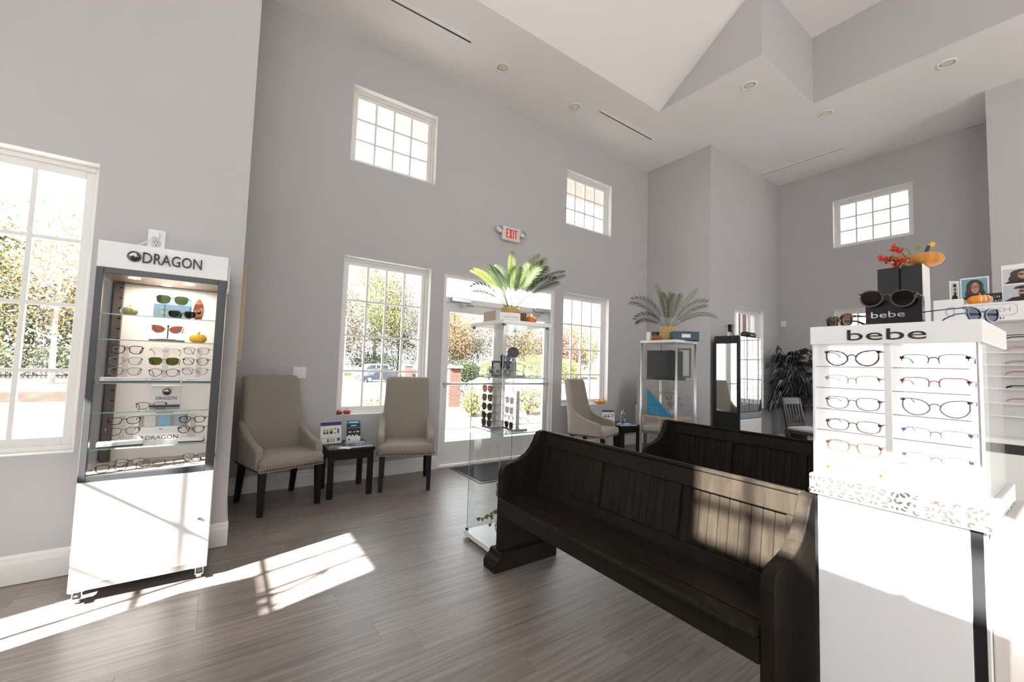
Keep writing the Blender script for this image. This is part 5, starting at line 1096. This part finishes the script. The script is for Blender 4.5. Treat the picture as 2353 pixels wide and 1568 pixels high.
def tree(label, loc, h, cr, fol, n=2200, s=.16, seed=1, trunk=(.3,.26,.23), trunk_h=.35, bare=0.3):
    rnd = random.Random(seed); t = thing('tree', label, 'tree', loc, 0, 'autumn trees outside'); tk = mat('bark %.2f' % trunk[0], trunk, .9, var=.25, scale=8); r0 = h*.014
    obj('trunk', B().tube([(0,0,0), (rnd.uniform(-.1,.1), 0, h*.3), (rnd.uniform(-.2,.2), rnd.uniform(-.2,.2), h*.75)], [r0, r0*.75, r0*.25], 8), tk, t)
    bb = B()
    for i in range(16):
        z = h*rnd.uniform(trunk_h, .75); a = rnd.uniform(0, 2*PI); L = cr*rnd.uniform(.6, 1); p = Vector((0,0,z)); d = Vector((math.cos(a), math.sin(a), rnd.uniform(.4,1.1))).normalized()
        q = p+d*L*.5; bb.tube([p, q, p+d*L+Vector((0,0,L*.1))], [r0*.35, r0*.22, r0*.06], 5)
        for _ in range(2): d2 = (d+Vector((rnd.gauss(0,.5), rnd.gauss(0,.5), rnd.gauss(0,.4)))).normalized(); bb.tube([q, q+d2*L*.6], [r0*.15, r0*.04], 4)
    obj('branches', bb, tk, t, kind='stuff')
    m = 5; cl = [((cr*.45*math.cos(i*2*PI/m), cr*.45*math.sin(i*2*PI/m), h*(.36+.15*(i % 3))), (cr*.62, cr*.62, h*.27), n//(m+1)) for i in range(m)]+[((0,0,h*.8), (cr*.6, cr*.6, h*.22), n//(m+1))]
    obj('foliage', leaf_mesh(cl, s, seed*10), fol, t, kind='stuff'); return t
def shrub(label, loc, r, hgt, fol, n=700, s=.05, seed=1, cat='bush'):
    t = thing('shrub', label, cat, loc, 0, 'shrubs outside'); obj('foliage', leaf_mesh([((0,0,hgt*.55), (r, r, hgt*.5), n)], s, seed), fol, t, kind='stuff')
    b = B(); rnd = random.Random(seed)
    for i in range(6): a = i*1.05; b.tube([(0,0,0), (r*.3*math.cos(a), r*.3*math.sin(a), hgt*.4), (r*.6*math.cos(a), r*.6*math.sin(a), hgt*.8)], [.015,.01,.004], 5)
    obj('stems', b, mat('shrub twig', (.2,.15,.1), .9), t, kind='stuff'); return t
F_GOLD = mat('golden autumn leaves', (.19,.145,.06), .8, var=.35, scale=2, trans=.4); F_YEL = mat('yellow green leaves', (.14,.15,.05), .8, var=.35, scale=2, trans=.4); F_ORG = mat('orange autumn leaves', (.16,.1,.05), .8, var=.35, scale=2, trans=.4)
F_RUST = mat('rusty pink leaves', (.16,.095,.075), .8, var=.35, scale=2, trans=.4); F_GRN = mat('evergreen leaves', (.04,.056,.02), .8, var=.4, scale=2, trans=.25); F_DKG = mat('dark hedge leaves', (.04,.05,.022), .8, var=.4, scale=2, trans=.2); F_PALE = mat('pale dry leaves', (.14,.115,.085), .85, var=.3, scale=2, trans=.35)
GTR = GZ+.04
tree('slim young tree with yellow leaves and a white trunk seen through the left window', (-6.3, 26.5, GTR), 8.5, 3.0, F_GOLD, 7000, .06, 3, (.62,.58,.54), .22)
tree('bare branched tree with few yellow leaves at the left edge', (-9.8, 25, GTR), 9, 3.2, F_YEL, 4500, .06, 4, (.6,.56,.5), .2)
tree('dark evergreen tree far behind the left window', (-12, 36, GZ), 9, 4, F_DKG, 5000, .14, 5, trunk_h=.15)
tree('broad dark evergreen tree behind the young yellow tree', (-7.2, 38, GZ), 6.5, 4, F_DKG, 5000, .14, 6, trunk_h=.1)
tree('orange autumn tree far behind the left window', (-16, 44, GZ), 13, 5, F_ORG, 4500, .15, 7)
LT = [(9,46,10,4.2,F_PALE,'pale leafless looking tree left behind the parked cars'), (14,48,15,4.6,F_YEL,'tall green topped tree behind the parked cars'), (17.5,50,13,4.2,F_PALE,'pale dry tree right of the tall green topped tree'), (21.5,46,10,4,F_ORG,'orange tree seen in the right panes of the left window'), (25.5,50,9,4.4,F_GOLD,'golden tree seen left of the entrance door'), (31,49,12,4.6,F_PALE,'pale dry tree seen at the left edge of the door glass'), (35.5,48,9.5,4.2,F_GOLD,'golden tree seen through the left door leaf'), (38.5,44,7.5,3.4,F_RUST,'rusty pink tree seen through the left door leaf'), (44,46,9,4.2,F_GOLD,'golden tree seen between the door leaves'), (50,44,8.5,4,F_YEL,'yellow green tree seen through the right door leaf'), (56,44,9.5,4.2,F_PALE,'pale dry tree behind the right door leaf'), (62,42,9.5,4.4,F_YEL,'yellow green tree left in the window beside the door'), (68,40,9.5,4.4,F_GOLD,'golden tree in the middle of the window beside the door'), (74,38,9,4.4,F_YEL,'yellow green tree right in the window beside the door'), (5,50,8,4.4,F_ORG,'orange tree at the left edge of the left front window')]
for i, (x, y, h, r, f, lb) in enumerate(LT): tree(lb, (x*1.3, y*1.3, GF), h*1.32, r*1.3, f, 16000, .13, 20+i, (.4,.34,.3), .2)
for i, (x, y, r, h, f, lb) in enumerate(((12.5,42,3,2.6,F_GRN,'dark green hedge bush behind the white van'), (18.5,42,3.4,4.2,F_GRN,'brown green bush mass right of the parked car'), (30,38,3,3,F_YEL,'yellow green bush by the low brick wall'), (15.6,29,1.3,1.9,F_GRN,'clipped round green bush behind the brick pier'), (19.5,30,2,2.2,F_YEL,'yellow green bush beside the clipped round bush'), (26,29,2.2,2.4,F_YEL,'yellow green bush seen through the right door leaf'), (34,30,2.6,2.4,F_YEL,'yellow green bush left behind the third armchair'), (41,31,2.8,2.4,F_YEL,'yellow green bush right behind the third armchair'))): shrub(lb, (x*1.45, y*1.45, GF), r*1.4, h*1.35, f, 6000, .1, 60+i)
shrub('small yellow green shrub in the mulch seen through the left door leaf', (5.6, 9.85, GZ+.03), .38, .7, F_YEL, 900, .035, 81); shrub('dry brown shrub beside the brick pier', (6.75, 12.2, GZ+.03), .5, .8, F_PALE, 700, .035, 82)
shrub('small green shrub seen through the right door leaf', (7.3, 9.6, GZ+.03), .4, .85, F_YEL, 900, .035, 83); shrub('lime green shrub at the bottom of the left front window', (2.75, 9.2, GZ), .5, .62, F_YEL, 700, .035, 84)
shrub('long dark hedge under the trees behind the left window', (-9, 33, GZ), 6, 1.7, F_DKG, 6000, .09, 85)
def car(label, loc, rz, col, van=False):
    t = thing('car', label, 'car', loc, rz); pm = mat('car paint %.2f' % col[2], col, .25, .3, coat=.6); gm = mat('car window', (.03,.04,.05), .08)
    L, w = 4.6, .9
    body = [(0,.25),(.05,.55),(.25,.68),(1.1,.82),(4.2,.88),(4.55,.75),(4.6,.4),(4.5,.25)] if not van else [(0,.3),(.05,.75),(.3,.95),(1.0,1.05),(4.4,1.1),(4.6,.9),(4.6,.35),(4.5,.28)]
    roof = [(1.15,.8),(1.85,1.36),(2.5,1.45),(3.3,1.42),(4.25,.85)] if not van else [(.95,1.04),(1.6,1.75),(2.2,1.86),(4.3,1.84),(4.55,1.08)]
    obj('body', B().prism(body, 'y', -w, w, .06, seg=2), pm, t); obj('cabin', B().prism(roof, 'y', -w+.08, w-.08, .05, seg=2), pm, t)
    k = .1; gl = [(1.35,.88),(1.9,1.3),(2.5,1.37),(3.2,1.35),(4.0,.9)] if not van else [(1.15,1.12),(1.7,1.65),(2.3,1.74),(4.1,1.72),(4.3,1.15)]
    for s in (-1, 1):
        obj('side_window', B().prism(gl, 'y', s*(w-.085), s*(w-.07)), gm, t); obj('window_pillar', B().box(2.55, 2.63, min(s*(w-.07), s*(w-.06)), max(s*(w-.07), s*(w-.06)), .9 if not van else 1.12, 1.36 if not van else 1.74), pm, t)
        for x in (.85, 3.75):
            c = obj('wheel', B().cyl((x, s*(w-.2), .31), (x, s*(w+.01), .31), .31, n=22), M_BLACK, t); obj('rim', B().cyl((x, s*(w+.0), .31), (x, s*(w+.02), .31), .2, n=14), M_ALU, c)
    obj('headlight', B().box(-.01, .1, -.75, -.45, .55, .66, .02).box(-.01, .1, .45, .75, .55, .66, .02), M_WHITE, t); return t
car('dark blue grey parked car seen through the left front window', (11.4, 44.5, GF), math.radians(10), (.02,.026,.04)); car('white parked van at the left edge of the left front window', (5.6, 46.5, GF), math.radians(8), (.7,.7,.72), True); car('white parked van behind the dark parked car', (13.4, 54.6, GF), math.radians(4), (.72,.72,.73), True)
t = thing('light_pole', 'slim white parking lot light pole', 'lamp post', (11.6, 52, GF)); obj('pole', B().cyl((0,0,0), (0,0,7.5), .09, .06, 10), M_TRIM, t); obj('lamp_head', B().box(-.6, .1, -.15, .15, 7.4, 7.55, .03), M_TRIM, t)
t = thing('hedge_fence', 'dark railing fence behind the young yellow tree', 'fence', (-12, 31.2, GZ))
obj('rail', B().box(0, 9, -.02, .02, .95, 1.0), M_BLACK, t); obj('rail', B().box(0, 9, -.02, .02, .15, .2), M_BLACK, t)
pk = B().box(-.012, .012, -.012, .012, 0, 1.05).mesh('picket')
for i in range(61): obj('picket', pk, M_BLACK, t, (i*.15, 0, 0))
